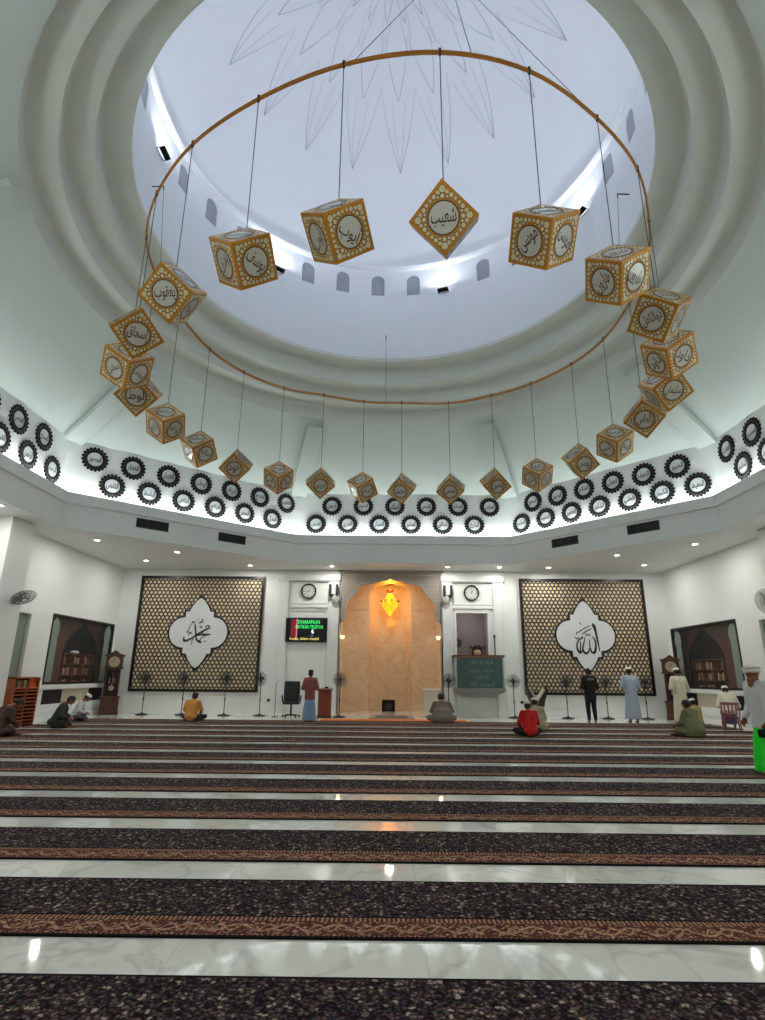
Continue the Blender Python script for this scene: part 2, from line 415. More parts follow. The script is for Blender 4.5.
# stepped rims, soft coved inner corners
prof = []
for k in range(3):
    r0, z0 = RIM[k]; r1, z1 = RIM[k+1]; h = z1-z0
    prof += [(r0, z0), (r0-.012, z0+.01)]
    prof += [(r0-.012, z1-.1)]
    for q in range(1, 6):
        a = q/6*PI/2; prof.append((r0-.012-.1*(1-math.cos(a)), z1-.1+.1*math.sin(a)))
    prof += [(r1+.02, z1+.0)]
prof += [RIM[3], (RIM[3][0], RIM[3][1]+.12), (6.52, RIM[3][1]+.14)]
rim = MB().lathe(prof, 128, close=False).build('trim_3', RINGP, loc=(CX, CY, 0)); struct(rim)
for p in rim.data.polygons: p.use_smooth = True
rim.modifiers.new('split', 'EDGE_SPLIT').split_angle = R(35)
# drum and dome
RD, ZD = 6.48, 16.78
NWIN = 30; W0 = R(94.1); wz0, wz1, whw = 15.56, 16.46, .25
b = MB()
# drum wall below, above windows and cornice; window bays recessed
b.lathe([(RD, 12.6), (RD, wz0)], 120, close=False)
b.lathe([(RD, wz1+.0), (RD, 16.66), (RD-.1, 16.7), (6.34, 16.78), (6.34, 16.84), (6.44, 16.86)], 120, close=False)
da = 2*PI/NWIN; hw = whw/RD
for k in range(NWIN):
    a = W0+k*da
    # pier between windows
    m = 4
    for q in range(m):
        aa = a+hw+(da-2*hw)*q/m; ab = a+hw+(da-2*hw)*(q+1)/m
        b.add([(RD*math.cos(t), RD*math.sin(t), z) for z in (wz0, wz1) for t in (aa, ab)], [(0, 1, 3, 2)])
    # reveal (arched) and spandrel
    rr = RD+.05; zs = wz1-.25
    arc = [(-hw, wz0), (-hw, zs)]+[(-hw*math.cos(PI*i/8), zs+.24*math.sin(PI*i/8)) for i in range(1, 8)]+[(hw, zs), (hw, wz0)]
    P0 = [(RD*math.cos(a+u), RD*math.sin(a+u), z) for u, z in arc]; P1 = [(rr*math.cos(a+u), rr*math.sin(a+u), z) for u, z in arc]
    L_ = len(arc); b.add(P0+P1, [(i, (i+1) % L_, L_+(i+1) % L_, L_+i) for i in range(L_)])
    top = [(RD*math.cos(a+u), RD*math.sin(a+u), wz1) for u, z in arc[1:-1]]
    q0 = P0[1:-1]; mm = len(q0); b.add(q0+top, [(i, i+1, mm+i+1, mm+i) for i in range(mm-1)])
drum = struct(b.build('wall_drum', DOMEP, loc=(CX, CY, 0), fix=False))
b = MB(); RS = 6.44
prof = [(RS*math.cos(e), 16.84+6.3*math.sin(e)) for e in [R(90*i/32) for i in range(33)]]; prof[-1] = (0.0001, prof[-1][1])
dm = struct(b.lathe(prof, 96, close=False).build('ceiling_dome', DOMEP, loc=(CX, CY, 0), smooth=True))
for k in range(NWIN):
    a = W0+k*da; zs = wz1-.25; rr = RD+.04
    arc = [(-hw*1.02, wz0-.01), (-hw*1.02, zs)]+[(-hw*1.02*math.cos(PI*i/8), zs+.245*math.sin(PI*i/8)) for i in range(1, 8)]+[(hw*1.02, zs), (hw*1.02, wz0-.01)]
    P0 = [(rr*math.cos(a+u), rr*math.sin(a+u), z) for u, z in arc]; P1 = [((rr+.04)*math.cos(a+u), (rr+.04)*math.sin(a+u), z) for u, z in arc]; L_ = len(arc)
    struct(MB().add(P0+P1, [tuple(range(L_)), tuple(range(2*L_-1, L_-1, -1))]+[(i, (i+1) % L_, L_+(i+1) % L_, L_+i) for i in range(L_)]).build('window_%d' % (k+3), WINB if min(abs((math.degrees(a)-q+180) % 360-180) for q in (178, 129, 71.7, 21, -30, -82, -134)) > 4 else DOMEP, loc=(CX, CY, 0)))  # panes behind floodlights use pale dome paint to stand for their glow
# thin grey zigzag tubes laid on the dome surface
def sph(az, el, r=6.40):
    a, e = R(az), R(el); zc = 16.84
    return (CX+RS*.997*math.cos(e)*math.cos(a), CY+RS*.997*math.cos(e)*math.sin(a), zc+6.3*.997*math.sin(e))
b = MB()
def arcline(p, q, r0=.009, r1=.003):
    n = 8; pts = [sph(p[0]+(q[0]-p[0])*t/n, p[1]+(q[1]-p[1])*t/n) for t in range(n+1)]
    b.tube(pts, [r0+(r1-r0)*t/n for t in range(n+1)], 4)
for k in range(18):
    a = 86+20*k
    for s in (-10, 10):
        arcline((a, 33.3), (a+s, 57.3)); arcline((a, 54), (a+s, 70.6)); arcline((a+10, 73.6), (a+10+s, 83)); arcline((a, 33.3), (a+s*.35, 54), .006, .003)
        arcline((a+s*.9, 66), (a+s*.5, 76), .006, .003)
struct(b.build('trim_4', DOMELINE))  # the thin grey zigzag lines on the dome
# slabs running up the slope at the octagon corners
cnr = [((CX+(x-CX)), y) for x, y in o1]
for k, (x, y) in enumerate(o1):
    a = math.atan2(y-CY, x-CX); ro = math.hypot(x-CX, y-CY)
    p0 = Vector((x, y, Z2)); p1 = Vector((CX+8.0*math.cos(a), CY+8.0*math.sin(a), 10.88)); d = (p1-p0)
    t = d.normalized(); sd = Vector((-math.sin(a), math.cos(a), 0)); nn = t.cross(sd)
    if nn.z > 0: nn = -nn
    c0 = p0+d*.03; c1 = p0+d*.93; hwid = .31
    vs = [c0+sd*hwid+nn*.27, c0-sd*hwid+nn*.27, c1-sd*hwid+nn*.29, c1+sd*hwid+nn*.29]; vs += [v-nn*.17 for v in vs]
    struct(MB().add(vs, [(0, 1, 2, 3), (7, 6, 5, 4), (0, 4, 5, 1), (1, 5, 6, 2), (2, 6, 7, 3), (3, 7, 4, 0)]).build('trim_%d' % (5+k), CEIL))

# ------------------------------------------------------------------ wall medallions
NAMES = 'الرحمن الرحيم الملك القدوس السلام المؤمن المهيمن العزيز الجبار المتكبر الخالق البارئ المصور الغفار القهار الوهاب الرزاق الفتاح العليم القابض الباسط الخافض الرافع المعز المذل السميع البصير الحكم العدل اللطيف الخبير الحليم العظيم الغفور الشكور العلي الكبير الحفيظ المقيت الحسيب الجليل الكريم الرقيب المجيب الواسع الحكيم الودود المجيد الباعث الشهيد الحق الوكيل القوي المتين الولي الحميد المحصي المبدئ المعيد المحيي المميت الحي القيوم'.split()
MR = .42
b = MB(); NT = 20; outer = []; inner = []
for i in range(NT*6):
    a = 2*PI*i/(NT*6); ph = (i % 6)/6; t = 1-abs(ph-.5)*2
    outer.append(((MR-.065+.07*t**.65)*math.cos(a), (MR-.065+.07*t**.65)*math.sin(a))); inner.append((.235*math.cos(a), .235*math.sin(a)))
b.ringprism(outer, inner, 0, .035)
med_rim = b.mesh('rim'); med_rim.materials.append(BLACK)
b = MB(); oo = []; ii = []
for i in range(NT*8):
    a = 2*PI*i/(NT*8); t = .325+.032*math.cos(a*NT); oo.append(((t+.005)*math.cos(a), (t+.005)*math.sin(a))); ii.append(((t-.005)*math.cos(a), (t-.005)*math.sin(a)))
b.ringprism(oo, ii, .035, .039)
med_dec = b.mesh('lace_line'); med_dec.materials.append(mat('medallion_pierced_grey', (110, 108, 106), .6))
med_plate = MB().prism(circ_pts(.235, 40), 0, .018).mesh('plate'); med_plate.materials.append(CARTW)
ORD = ['first', 'second', 'third', 'fourth', 'fifth', 'sixth', 'seventh', 'eighth', 'ninth', 'tenth', 'eleventh', 'twelfth', 'thirteenth']
ni = [0]
def medallion(A, B, u, z, label, group):
    A = Vector((*A, 0)); B = Vector((*B, 0)); t = (B-A).normalized(); nrm = Vector((t.y, -t.x, 0))   # inward for clockwise walk
    P = A+t*u; P.z = z; P += nrm*.002
    o = thing('calligraphy_medallion', label, 'medallion', group=group)
    o.matrix_world = Matrix.Translation(P) @ Matrix((t, Vector((0, 0, 1)), nrm)).transposed().to_4x4()
    link('rim', med_rim, o); link('lace_line', med_dec, o); link('plate', med_plate, o)
    vs, fs = text_mesh(shape(NAMES[ni[0] % len(NAMES)]), .38, .26, res=1, off=.02, stretch=2); ni[0] += 1
    me = bpy.data.meshes.new('lettering'); me.from_pydata([(x, y, .021) for x, y, _ in vs], [], fs); me.materials.append(BLACKM)
    link('lettering', me, o)
c = o1
GR = 'black calligraphy medallions round the base of the dome'
for nm, i, j, tops, bots in [
    ('front face of the band', 0, 1, [1.45+1.305*k for k in range(6)], [.82+1.3*k for k in range(6)]),
    ('left slanting face of the band', 7, 0, [.83+1.215*k for k in range(7)], [1.47+1.21*k for k in range(6)]),
    ('right slanting face of the band', 1, 2, [1.05+1.11*k for k in range(6)], [.46+1.112*k for k in range(7)]),
    ('right side face of the band', 2, 3, [.69+1.24*k for k in range(7)], [1.31+1.1*k for k in range(6)]),
    ('left side face of the band', 6, 7, [.6+1.205*k for k in range(7)], [1.2+1.215*k for k in range(7)][:7])]:
    for row, us, z in (('upper', tops, 8.27), ('lower', bots, 7.49)):
        for k, u in enumerate(us):
            medallion(c[i], c[j], u, z, 'toothed black medallion, %s row, %s from left, %s' % (row, ORD[k], nm), GR)

# air vents on the fascia
cc = octo(1.008)
def vent(i, j, u0, label):
    A = Vector((*cc[i], 0)); B = Vector((*cc[j], 0)); t = (B-A).normalized(); nrm = Vector((t.y, -t.x, 0)); P = A+t*(u0+.53); P.z = 6.37; P += nrm*.003
    o = thing('air_vent', label, 'air vent', group='air conditioning grilles on the fascia')
    o.matrix_world = Matrix.Translation(P) @ Matrix((t, Vector((0, 0, 1)), nrm)).transposed().to_4x4()
    MB().box(-.52, .52, -.15, .15, 0, .012).build('backing', BLACK, o)
    f = MB()
    for x0, x1, y0, y1 in [(-.54, .54, .13, .16), (-.54, .54, -.16, -.13), (-.54, -.51, -.13, .13), (.51, .54, -.13, .13), (-.19, -.17, -.13, .13), (.17, .19, -.13, .13)]: f.box(x0, x1, y0, y1, .012, .03)
    f.build('frame', VENTM, o)
    s = MB()
    for k in range(7): s.box(-.51, .51, -.12+k*.035, -.105+k*.035, .012, .024)
    s.build('slats', VENTM, o)
vent(7, 0, 2.22, 'dark air grille on the left slanting fascia, farther from the front'); vent(7, 0, 5.14, 'dark air grille on the left slanting fascia, nearer the front')
vent(1, 2, 1.81, 'dark air grille on the right slanting fascia, nearer the front'); vent(1, 2, 4.72, 'dark air grille on the right slanting fascia, farther from the front')

# ------------------------------------------------------------------ suspended ring and cubes
CUB = [(-2.37, 6.94, 85), (-0.95, 6.4, 74), (0.5, 6.22, 21), (1.9, 6.49, 87), (3.22, 7.26, 74), (4.31, 8.24, 96), (5.06, 9.45, 58), (5.62, 10.78, 34), (5.78, 12.15, 3), (5.71, 13.74, 74), (5.24, 15.05, 33), (4.33, 16.23, 82), (3.21, 17.05, 32), (1.85, 17.61, 19), (0.25, 17.61, 18), (-1.04, 17.54, 72), (-2.36, 17.09, 39), (-3.62, 16.62, 99), (-4.69, 15.62, 36), (-5.37, 14.33, 90), (-5.67, 12.68, 106), (-5.69, 11.17, 44), (-5.43, 9.98, 1), (-4.76, 8.83, 62), (-3.71, 7.76, 27)]
ZR, ZT, SD = 10.54, 8.0, .638
ring = thing('suspended_ring', 'thin bronze ring hung across the dome opening, carrying the cubes', 'ring', (CX, CY, ZR))
pts = []
nn_ = len(CUB)
for i in range(nn_):
    a, b_, c_, d_ = [Vector((*CUB[(i+q) % nn_][:2], ZR)) for q in (-1, 0, 1, 2)]
    for k in range(6):
        t = k/6; pts.append(.5*((2*b_)+(c_-a)*t+(2*a-5*b_+4*c_-d_)*t*t+(3*b_-a-3*c_+d_)*t**3)-Vector((CX, CY, ZR)))
MB().tube([p-Vector((0, 0, .02)) for p in pts], .022, 6, closed=True).build('hoop', BRASS, ring, smooth=True)
MB().tube([p+Vector((0, 0, .03)) for p in pts], .016, 6, closed=True).build('upper_hoop', BRASS, ring, smooth=True)
for x, y, _ in CUB: MB().box(-.02, .02, -.02, .02, -.05, .07, Matrix.Translation((x-CX, y-CY, 0))).build('clip', WIREM, ring)
APX = Vector((1.45, 12.0, 22.4))
for k, (p, q) in enumerate([((-.87, 6.42, ZR), APX), ((.98, 6.25, ZR), APX), ((2.75, 6.9, ZR), APX)]):
    o_ = Vector((CX, CY, ZR)); MB().tube([Vector(p)-o_, Vector(q)-o_], .007, 4).build('suspension_wire', WIREM, ring)
def hook(x, y, z):
    a = math.atan2(y-CY, x-CX); o_ = Vector((CX, CY, ZR))
    b_ = MB(); b_.tube([Vector((CX+6.5*math.cos(a), CY+6.5*math.sin(a), z))-o_, Vector((CX+6.15*math.cos(a), CY+6.15*math.sin(a), z))-o_, Vector((CX+6.15*math.cos(a), CY+6.15*math.sin(a), z-.12))-o_], .018, 5)
    b_.build('wall_hook', WIREM, ring)
    e = Vector((CX+5.85*math.cos(a), CY+5.85*math.sin(a), ZR))
    MB().tube([Vector((CX+6.15*math.cos(a), CY+6.15*math.sin(a), z-.1))-o_, e-o_], .006, 4).build('suspension_wire', WIREM, ring)
hook(-6, 12.2, 14.2); hook(5.8, 12.4, 14.2); hook(-.3, 18, 13.6)

# one cube, hung by a corner; origin at the upper corner
ev = [Vector((math.cos(a)*math.sqrt(2/3), math.sin(a)*math.sqrt(2/3), -1/math.sqrt(3))) for a in (0, 2*PI/3, 4*PI/3)]
def face_frames():
    out = []
    ctr = (ev[0]+ev[1]+ev[2])*SD/2
    for i, j, k in ((0, 1, 2), (1, 2, 0), (2, 0, 1)):
        out.append(((ev[i]+ev[j])*SD/2, ev[i], ev[j])); out.append(((ev[i]+ev[j])*SD/2+ev[k]*SD, ev[i], ev[j]))
    res = []
    for c_, u, v in out:
        n_ = (c_-ctr).normalized(); up = Vector((0, 0, 1)); up = (up-n_*up.dot(n_)).normalized(); x = up.cross(n_)
        # local square axes are 45 degrees from the hanging diagonal
        X = (x+up).normalized(); Y = n_.cross(X)
        res.append((Matrix.Translation(c_) @ Matrix((X, Y, n_)).transposed().to_4x4(), Matrix.Translation(c_) @ Matrix((x, up, n_)).transposed().to_4x4()))
    return res
FR = face_frames(); S2 = SD/2
def cube_mesh(fn, name, m):
    b_ = MB()
    for Mx, My in FR: fn(b_, Mx, My)
    me = b_.mesh(name); me.materials.append(m); return me
def f_body(b_, Mx, My): b_.box(-S2+.004, S2-.004, -S2+.004, S2-.004, -.012, -.004, Mx)
def f_frame(b_, Mx, My):
    sq = lambda r: [(-r, -r), (r, -r), (r, r), (-r, r)]
    b_.ringprism(sq(S2), sq(S2-.032), -.006, .003, Mx)
    b_.prism(sq(S2-.03), -.004, .001, Mx)
blobs = []
for qx in (-1, 1):
    for qy in (-1, 1):
        for (x, y, r, n_, kind) in [(.13, .13, .068, 9, 0), (.238, .105, .058, 5, 1), (.105, .238, .058, 5, 1), (.345, .098, .048, 7, 0), (.098, .345, .048, 7, 0), (.222, .218, .046, 7, 0), (.445, .088, .050, 5, 1), (.088, .445, .050, 5, 1), (.3, .17, .03, 6, 0), (.17, .3, .03, 6, 0), (.395, .155, .018, 5, 0), (.155, .395, .018, 5, 0)]:
            blobs.append(((x-.5)*qx*-1*SD, (y-.5)*qy*-1*SD, r*SD, n_, kind))
blobs = [(x*1.0, y*1.0, r, n_, k) for x, y, r, n_, k in blobs]
def blobpoly(x, y, r, n_, kind):
    if kind == 1:
        return [(x+(r if i % 2 == 0 else r*.5)*math.cos(PI*i/5+x*9), y+(r if i % 2 == 0 else r*.5)*math.sin(PI*i/5+x*9)) for i in range(10)]
    return circ_pts(r, n_, x*7, x, y)
def f_out(b_, Mx, My):
    for x, y, r, n_, k in blobs: b_.prism(blobpoly(x, y, r+.008, n_, k), .001, .003, Mx)
    o_, i_ = circ_pts(.325*SD, 40), circ_pts(.300*SD, 40); b_.ringprism(o_, i_, .001, .006, Mx)
def f_in(b_, Mx, My):
    for x, y, r, n_, k in blobs: b_.prism(blobpoly(x, y, r, n_, k), .003, .0045, Mx)
def f_disc(b_, Mx, My): b_.prism(circ_pts(.302*SD, 40), .001, .004, Mx)
me_body = cube_mesh(f_body, 'core', INLAY); me_frame = cube_mesh(f_frame, 'gold_frame', GOLD); me_out = cube_mesh(f_out, 'tracery', GOLDD)
me_in = cube_mesh(f_in, 'inlay', INLAY); me_disc = cube_mesh(f_disc, 'disc', PANE)
PROPH = ['يوسف', 'أيوب', 'شعيب', 'موسى', 'هارون', 'ذوالكفل', 'داود', 'سليمان', 'إلياس', 'اليسع', 'يونس', 'زكريا', 'يحيى', 'عيسى', 'محمد', 'آدم', 'إدريس', 'نوح', 'هود', 'صالح', 'إبراهيم', 'لوط', 'إسماعيل', 'إسحاق', 'يعقوب']
CL = ['large gold cube at upper left, leftmost of the four cubes seen inside the dome opening',
 'large gold cube, second from left of those against the dome interior',
 'gold cube seen face-on as a diamond near the top middle of the dome',
 'large gold cube against the dome interior, just right of the face-on diamond',
 'large gold cube at upper right overlapping the rim, below the right end of the ring',
 'gold cube at right touching the cube with a white glare, tilted leftwards',
 'gold cube at right showing two faces, just below the highest right-hand overlap',
 'gold cube at far right seen as a leaning diamond above another diamond',
 'gold cube at right seen as a diamond, just above the level-looking right cube',
 'gold cube at lower right showing three even faces, below the stacked ones',
 'gold cube hanging over the right band, leaning left, between the two level-looking ones',
 'gold cube above the right medallions with a thin glare streak',
 'gold cube in front of the right slab, first diamond right of the middle',
 'gold cube second right of the centre line, diamond-shaped, in the low row',
 'gold cube nearest the centre line of the low row, right of the mihrab axis',
 'gold cube just left of the centre line in the low row, showing three faces',
 'gold diamond-like cube beside the left slab in the low row',
 'gold cube left of the left slab showing two even lower faces',
 'gold diamond-like cube over the left medallions, third left of the slab side',
 'gold cube over the left medallions leaning right, showing its underside',
 'gold cube at left with a bright glare spot on its left corner',
 'gold diamond-like cube at far left, lowest of the overlapping stack',
 'gold cube at the extreme left showing two side faces, middle of the stack',
 'gold cube at left tilted like a playing card, top of the left stack',
 'large gold cube at left where the ring meets the rim, leaning left']
for k, (x, y, ps) in enumerate(CUB):
    o = thing('hanging_cube', CL[k], 'hanging cube', (x, y, ZT), R(ps), 'gold lattice cubes hanging from the ring')
    for me in (me_body, me_frame, me_out, me_in, me_disc): link(me.name.split('.')[0], me, o)
    vs, fs = text_mesh(shape(PROPH[k]), .52*SD, .40*SD, res=2, off=.012, stretch=2)
    me = MB().add([(a, c2, .0065) for a, c2, _ in vs], fs).mesh('lettering'); me.materials.append(GOLDD)
    for Mx, My in FR: link('lettering', me, o).matrix_local = My
    MB().tube([(0, 0, -.01), (0, 0, ZR-ZT-.02)], .0075, 5).build('hanging_wire', WIREM, o)

# ------------------------------------------------------------------ dome floodlights
def area(name, loc, rot, size, power, col=(1, 1, 1), shape_='DISK', size_y=None, parent=None, spread=None):
    l = bpy.data.lights.new(name, 'AREA'); l.shape = shape_; l.size = size; l.energy = power; l.color = col
    if size_y: l.size_y = size_y
    if spread: l.spread = spread
    o_ = bpy.data.objects.new(name, l); C.objects.link(o_)
    if parent: o_.parent = parent
    o_.location = loc; o_.rotation_euler = rot
    return o_
FLOODW, COVEW, DOWNW = 37, 10, 31
dirs = ['left', 'far left', 'far right of the middle', 'right', 'right rear', 'rear', 'left rear']
for k, az in enumerate([178, 129, 71.7, 21, -30, -82, -134]):
    a = R(az); o = thing('floodlight', 'black floodlight under a lit arched niche of the drum, %s side' % dirs[k], 'floodlight', (CX+6.36*math.cos(a), CY+6.36*math.sin(a), 15.42), a+PI/2, 'black floodlights round the dome drum')
    # local: +y points outwards (towards wall) after rotation by a+pi/2 -> local -y outward
    MB().box(-.2, .2, -.02, .14, 0, .07, Matrix.Rotation(R(18), 4, 'X')).build('housing', BLACK, o, bevel=.01)
    MB().box(-.18, .18, -.005, .125, .071, .076, Matrix.Rotation(R(18), 4, 'X')).build('lens', mat('flood_lens', (250, 252, 255), .3, emit=(250, 252, 255), estr=6), o)
    MB().tube([(-.21, .03, .03), (-.21, -.1, .03), (.21, -.1, .03), (.21, .03, .03)], .012, 5).build('bracket', BLACK, o)
    area('flood_lamp', (0, .16, .12), (PI-R(38), 0, 0), .34, FLOODW, (.9, .94, 1), 'RECTANGLE', .12, o)

# ------------------------------------------------------------------ cove lighting strips
P = octo(1.009)
for i in range(8):
    A = Vector((*P[i], 6.88)); B = Vector((*P[(i+1) % 8], 6.88)); mid = (A+B)/2; L_ = (B-A).length; ang = math.atan2(B.y-A.y, B.x-A.x)
    o = area('cove_strip_light', mid, (0, 0, 0), L_*.97, COVEW*L_, (.93, 1, .99), 'RECTANGLE', .05)
    # face up, tilted a little towards the band
    t = (B-A).normalized(); nrm = Vector((-t.y, t.x, 0)); zax = -(Vector((0, 0, 1))+nrm*.9).normalized(); yax = zax.cross(t).normalized()
    o.matrix_world = Matrix.Translation(mid) @ Matrix((t, yax, zax)).transposed().to_4x4()
    tag(o, 'white light strip in the cove, side %s' % ['front', 'front right', 'right', 'rear right', 'rear', 'rear left', 'left', 'front left'][i], 'light strip', 'cove light strips')

# ------------------------------------------------------------------ downlights
DL = [(-10.55, 14.4), (-9.96, 18.47), (-7.93, 20.35), (-9.76, 22.04), (-5.83, 22.9), (-2.47, 22.93), (2.27, 22.93), (4.39, 22.9), (6.4, 22.9), (8.17, 20.3), (9.99, 22.2), (10.02, 18.42),
      (10.75, 14.87), (-10.75, 11.2), (10.75, 11.2), (-10.75, 7.5), (10.75, 7.5), (-9.8, 4.2), (9.8, 4.2), (-6, .2), (0, .2), (6, .2), (-2, -1.8), (2.5, -1.8)]
g0 = None
for k, (x, y) in enumerate(DL):
    o = thing('downlight', 'round recessed ceiling spotlight in the flat soffit', 'downlight', (x, y, ZS), 0, 'recessed ceiling spotlights')
    if g0 is None:
        b_ = MB().ringprism(circ_pts(.12, 24), circ_pts(.085, 24), -.018, 0); mr = b_.mesh('bezel'); mr.materials.append(TRIMW)
        b_ = MB().prism(circ_pts(.086, 24), -.012, -.004); ml = b_.mesh('lens'); ml.materials.append(mat('downlight_lens', (255, 252, 240), .3, emit=(255, 250, 238), estr=14)); g0 = 1
    link('bezel', mr, o); link('lens', ml, o)
    area('lamp', (0, 0, -.03), (0, 0, 0), .16, DOWNW, (1, .97, .9), 'DISK', parent=o)

# ------------------------------------------------------------------ carpets
rows = [(3.69-1.5*j) for j in range(0, 4)]
k = 0
def carpet(y0, y1, label):
    o = thing('prayer_carpet', label, 'carpet', (0, y0, 0), 0, 'long prayer carpets laid in rows')
    D = y1-y0; XL = 11.1; t = .012
    bw = .28
    e1 = MB().box(-XL, XL, 0, .03, 0.001, t); e1.box(-XL, XL, bw+.03, bw+.05, 0.001, t); e1.box(-XL, XL, D-.02, D, 0.001, t); e1.build('edge_lines', CEDGE, o)
    MB().box(-XL, XL, .03, bw+.03, 0.001, t).build('border', CBORD, o)
    MB().box(-XL, XL, bw+.05, D-.02, 0.001, t).build('field', CFIELD, o)
PH = 4.135
i0 = -3
rowl = ['nearest', 'second', 'third', 'fourth', 'fifth', 'sixth', 'seventh', 'eighth', 'ninth', 'tenth', 'eleventh', 'twelfth']
for i in range(-4, 11):
    y0 = PH+1.5*i; y1 = y0+1.03
    if i >= -1: lab = 'dark floral prayer carpet with red-brown border, %s row from the camera' % rowl[i+1]
    else: lab = 'dark floral prayer carpet row behind the camera position'
    carpet(y0, y1, lab)
carpet(20.42, 21.12, 'dark floral prayer carpet, narrow last row along the front marble platform')
# bottom row reaches into the frame
# orange rug and mihrab mat
o = thing('orange_rug', 'long orange and gold patterned rug in front of the mihrab', 'rug', (.35, 21.75, 0))
OR = mat('rug_orange', (190, 110, 50), .9, noise=.6, nscale=7); MB().box(-2.9, 2.3, -.55, .3, .001, .015).build('pile', OR, o)
f = MB(); f.box(-2.98, -2.9, -.55, .3, .001, .01); f.box(2.3, 2.38, -.55, .3, .001, .01); f.build('fringe', mat('rug_fringe', (210, 180, 120), .9), o)
o = thing('imam_prayer_mat', 'grey patterned prayer mat on the marble inside the mihrab', 'prayer mat', (.0, 23.2, 0))
MB().box(-.85, .85, -1, .75, .001, .025).build('pile', mat('mat_grey', (132, 126, 116), .95, noise=.4, nscale=25), o)
MB().box(-.6, .6, -.75, .5, .025, .03).build('centre_field', mat('mat_dark', (92, 84, 78), .95, noise=.4, nscale=25), o)

# ------------------------------------------------------------------ mihrab
MIH = thing('mihrab', 'tall marble prayer niche with scalloped carved arch in the front wall', 'mihrab', (0, YW, 0))
yb = 2.7
b = MB()
b.box(NX0-.1, NX0, .0, yb, 0, NZ).box(NX1, NX1+.1, 0, yb, 0, NZ)
b.box(NX0-.1, NX1+.1, 0.25, yb+.9, NZ, NZ+.1)
b.build('side_walls', MBEI, MIH)
# back wall with central apse opening
ax0, ax1 = -1.0, .94; acx = (ax0+ax1)/2; aw = (ax1-ax0)/2
def apse_arch(n=8):
    hw_ = aw; z0 = 5.15
    P = [(-hw_, 0), (-hw_, z0)]
    for c0, r_ in [((-hw_+.13, z0+.05), .14)]:
        P += [(c0[0]-r_*math.cos(PI*.5*i/4), c0[1]+r_*math.sin(PI*.5*i/4)) for i in range(0, 5)]
    P += [(-hw_+.22, z0+.27), (-hw_+.30, z0+.40), (-hw_+.48, z0+.46), (-.3, z0+.50), (0, z0+.56)]
    P += [(-x, z) for x, z in P[-2::-1]]
    return P
ap = [(acx+x, z) for x, z in apse_arch()]
# wall around the arch: left/right columns to arch outline
b = MB(); half = len(ap)//2
Lp = ap[:half+1]; Rp = ap[half:]
vs = []; fs = []
for side, pp, xe in ((0, Lp, NX0-.05), (1, Rp, NX1+.05)):
    base = len(vs)
    for x, z in pp: vs += [(x, yb, z), (xe, yb, z)]
    for i in range(len(pp)-1): fs.append((base+2*i, base+2*i+2, base+2*i+3, base+2*i+1))
b.add(vs, fs); b.box(NX0-.05, NX1+.05, yb, yb+.02, 5.7, NZ)
b.build('back_wall', MBEI, MIH, fix=False)
b = MB(); vs = []; nA = 14; zs_ = [0, 1.5, 3, 4.5, 5.15, 5.5, 5.75]
for z in zs_:
    for i in range(nA+1): a = PI*i/nA; vs.append((acx-aw*math.cos(a), yb+.75*math.sin(a), z))
fs = [(q*(nA+1)+i, q*(nA+1)+i+1, (q+1)*(nA+1)+i+1, (q+1)*(nA+1)+i) for q in range(len(zs_)-1) for i in range(nA)]
b.add(vs, fs).build('apse', MBEI, MIH, fix=False, smooth=True)
MB().add([(acx-aw*math.cos(PI*i/nA), yb+.75*math.sin(PI*i/nA), 5.75) for i in range(nA+1)], [tuple(range(nA+1))]).build('apse_ceiling', MBEI, MIH)
# marble floor of the niche
MB().box(NX0-.1, NX1+.1, 0.0, yb+.8, -.15, -.001).box(NX0-.1, NX1+.1, .25, yb+.8, -.001, .004).build('niche_floor', MAR, MIH)
# carved spandrel screen with scalloped arch
sp = [(-2.13, 0), (-2.13, 3.62), (-2.0, 3.72), (-1.96, 3.95), (-1.95, 4.28), (-1.86, 4.52), (-1.73, 4.7), (-1.6, 4.78), (-1.5, 4.94), (-1.42, 5.1), (-1.31, 5.19), (-1.1, 5.24), (-.88, 5.29), (-.6, 5.36), (-.3, 5.42), (-.05, 5.5)]
spR = [(-.1-x, z) for x, z in sp[::-1]][1:]
arch = sp+spR
b = MB()
for y in (-.06, .06):
    base = len(b.v); vs = []; fs = []
    for x, z in arch: vs += [(x, y, z), (max(NX0, min(NX1, (NX0 if x < -.05 else NX1))) if z < 3.6 else x, y, z if z < 3.6 else 5.9)]
    for i in range(len(arch)-1): fs.append((2*i, 2*i+2, 2*i+3, 2*i+1))
    b.add(vs, fs)
L_ = len(arch); b.add([(x, y, z) for y in (-.06, .06) for x, z in arch], [(i, i+1, L_+i+1, L_+i) for i in range(L_-1)])
# the corner between jamb and spandrel
b.box(NX0, -2.12, -.06, .06, 3.6, 5.9).box(2.02, NX1, -.06, .06, 3.6, 5.9)
b.build('arch_screen', JALI, MIH, fix=False)
b = MB()   # raised discs as holes, with their orange-lit depth put into the brown
for ix in range(-24, 25):
    for iz in range(0, 26):
        x = ix*.085+(.0425 if iz % 2 else 0)-.05; z = 3.72+iz*.083
        if z > 5.72 or x < -2.05 or x > 1.95: continue
        zz = None
        for (xa, za), (xb, zb) in zip(arch, arch[1:]):
            if min(xa, xb) <= x <= max(xa, xb) and abs(xb-xa) > 1e-6: zz = max(zz or 0, za+(zb-za)*(x-xa)/(xb-xa))
        if zz is None: zz = 3.6
        if z > zz+.13: b.prism(circ_pts(.024, 6, 0, x, z), .061, .066, Matrix(((1, 0, 0, 0), (0, 0, -1, 0), (0, 1, 0, 0), (0, 0, 0, 1))))
b.build('lit_hole_discs', JALH, MIH)
MB().tube([(x, -.07, z) for x, z in arch], .022, 5).build('arch_moulding', JALI, MIH)
b = MB()
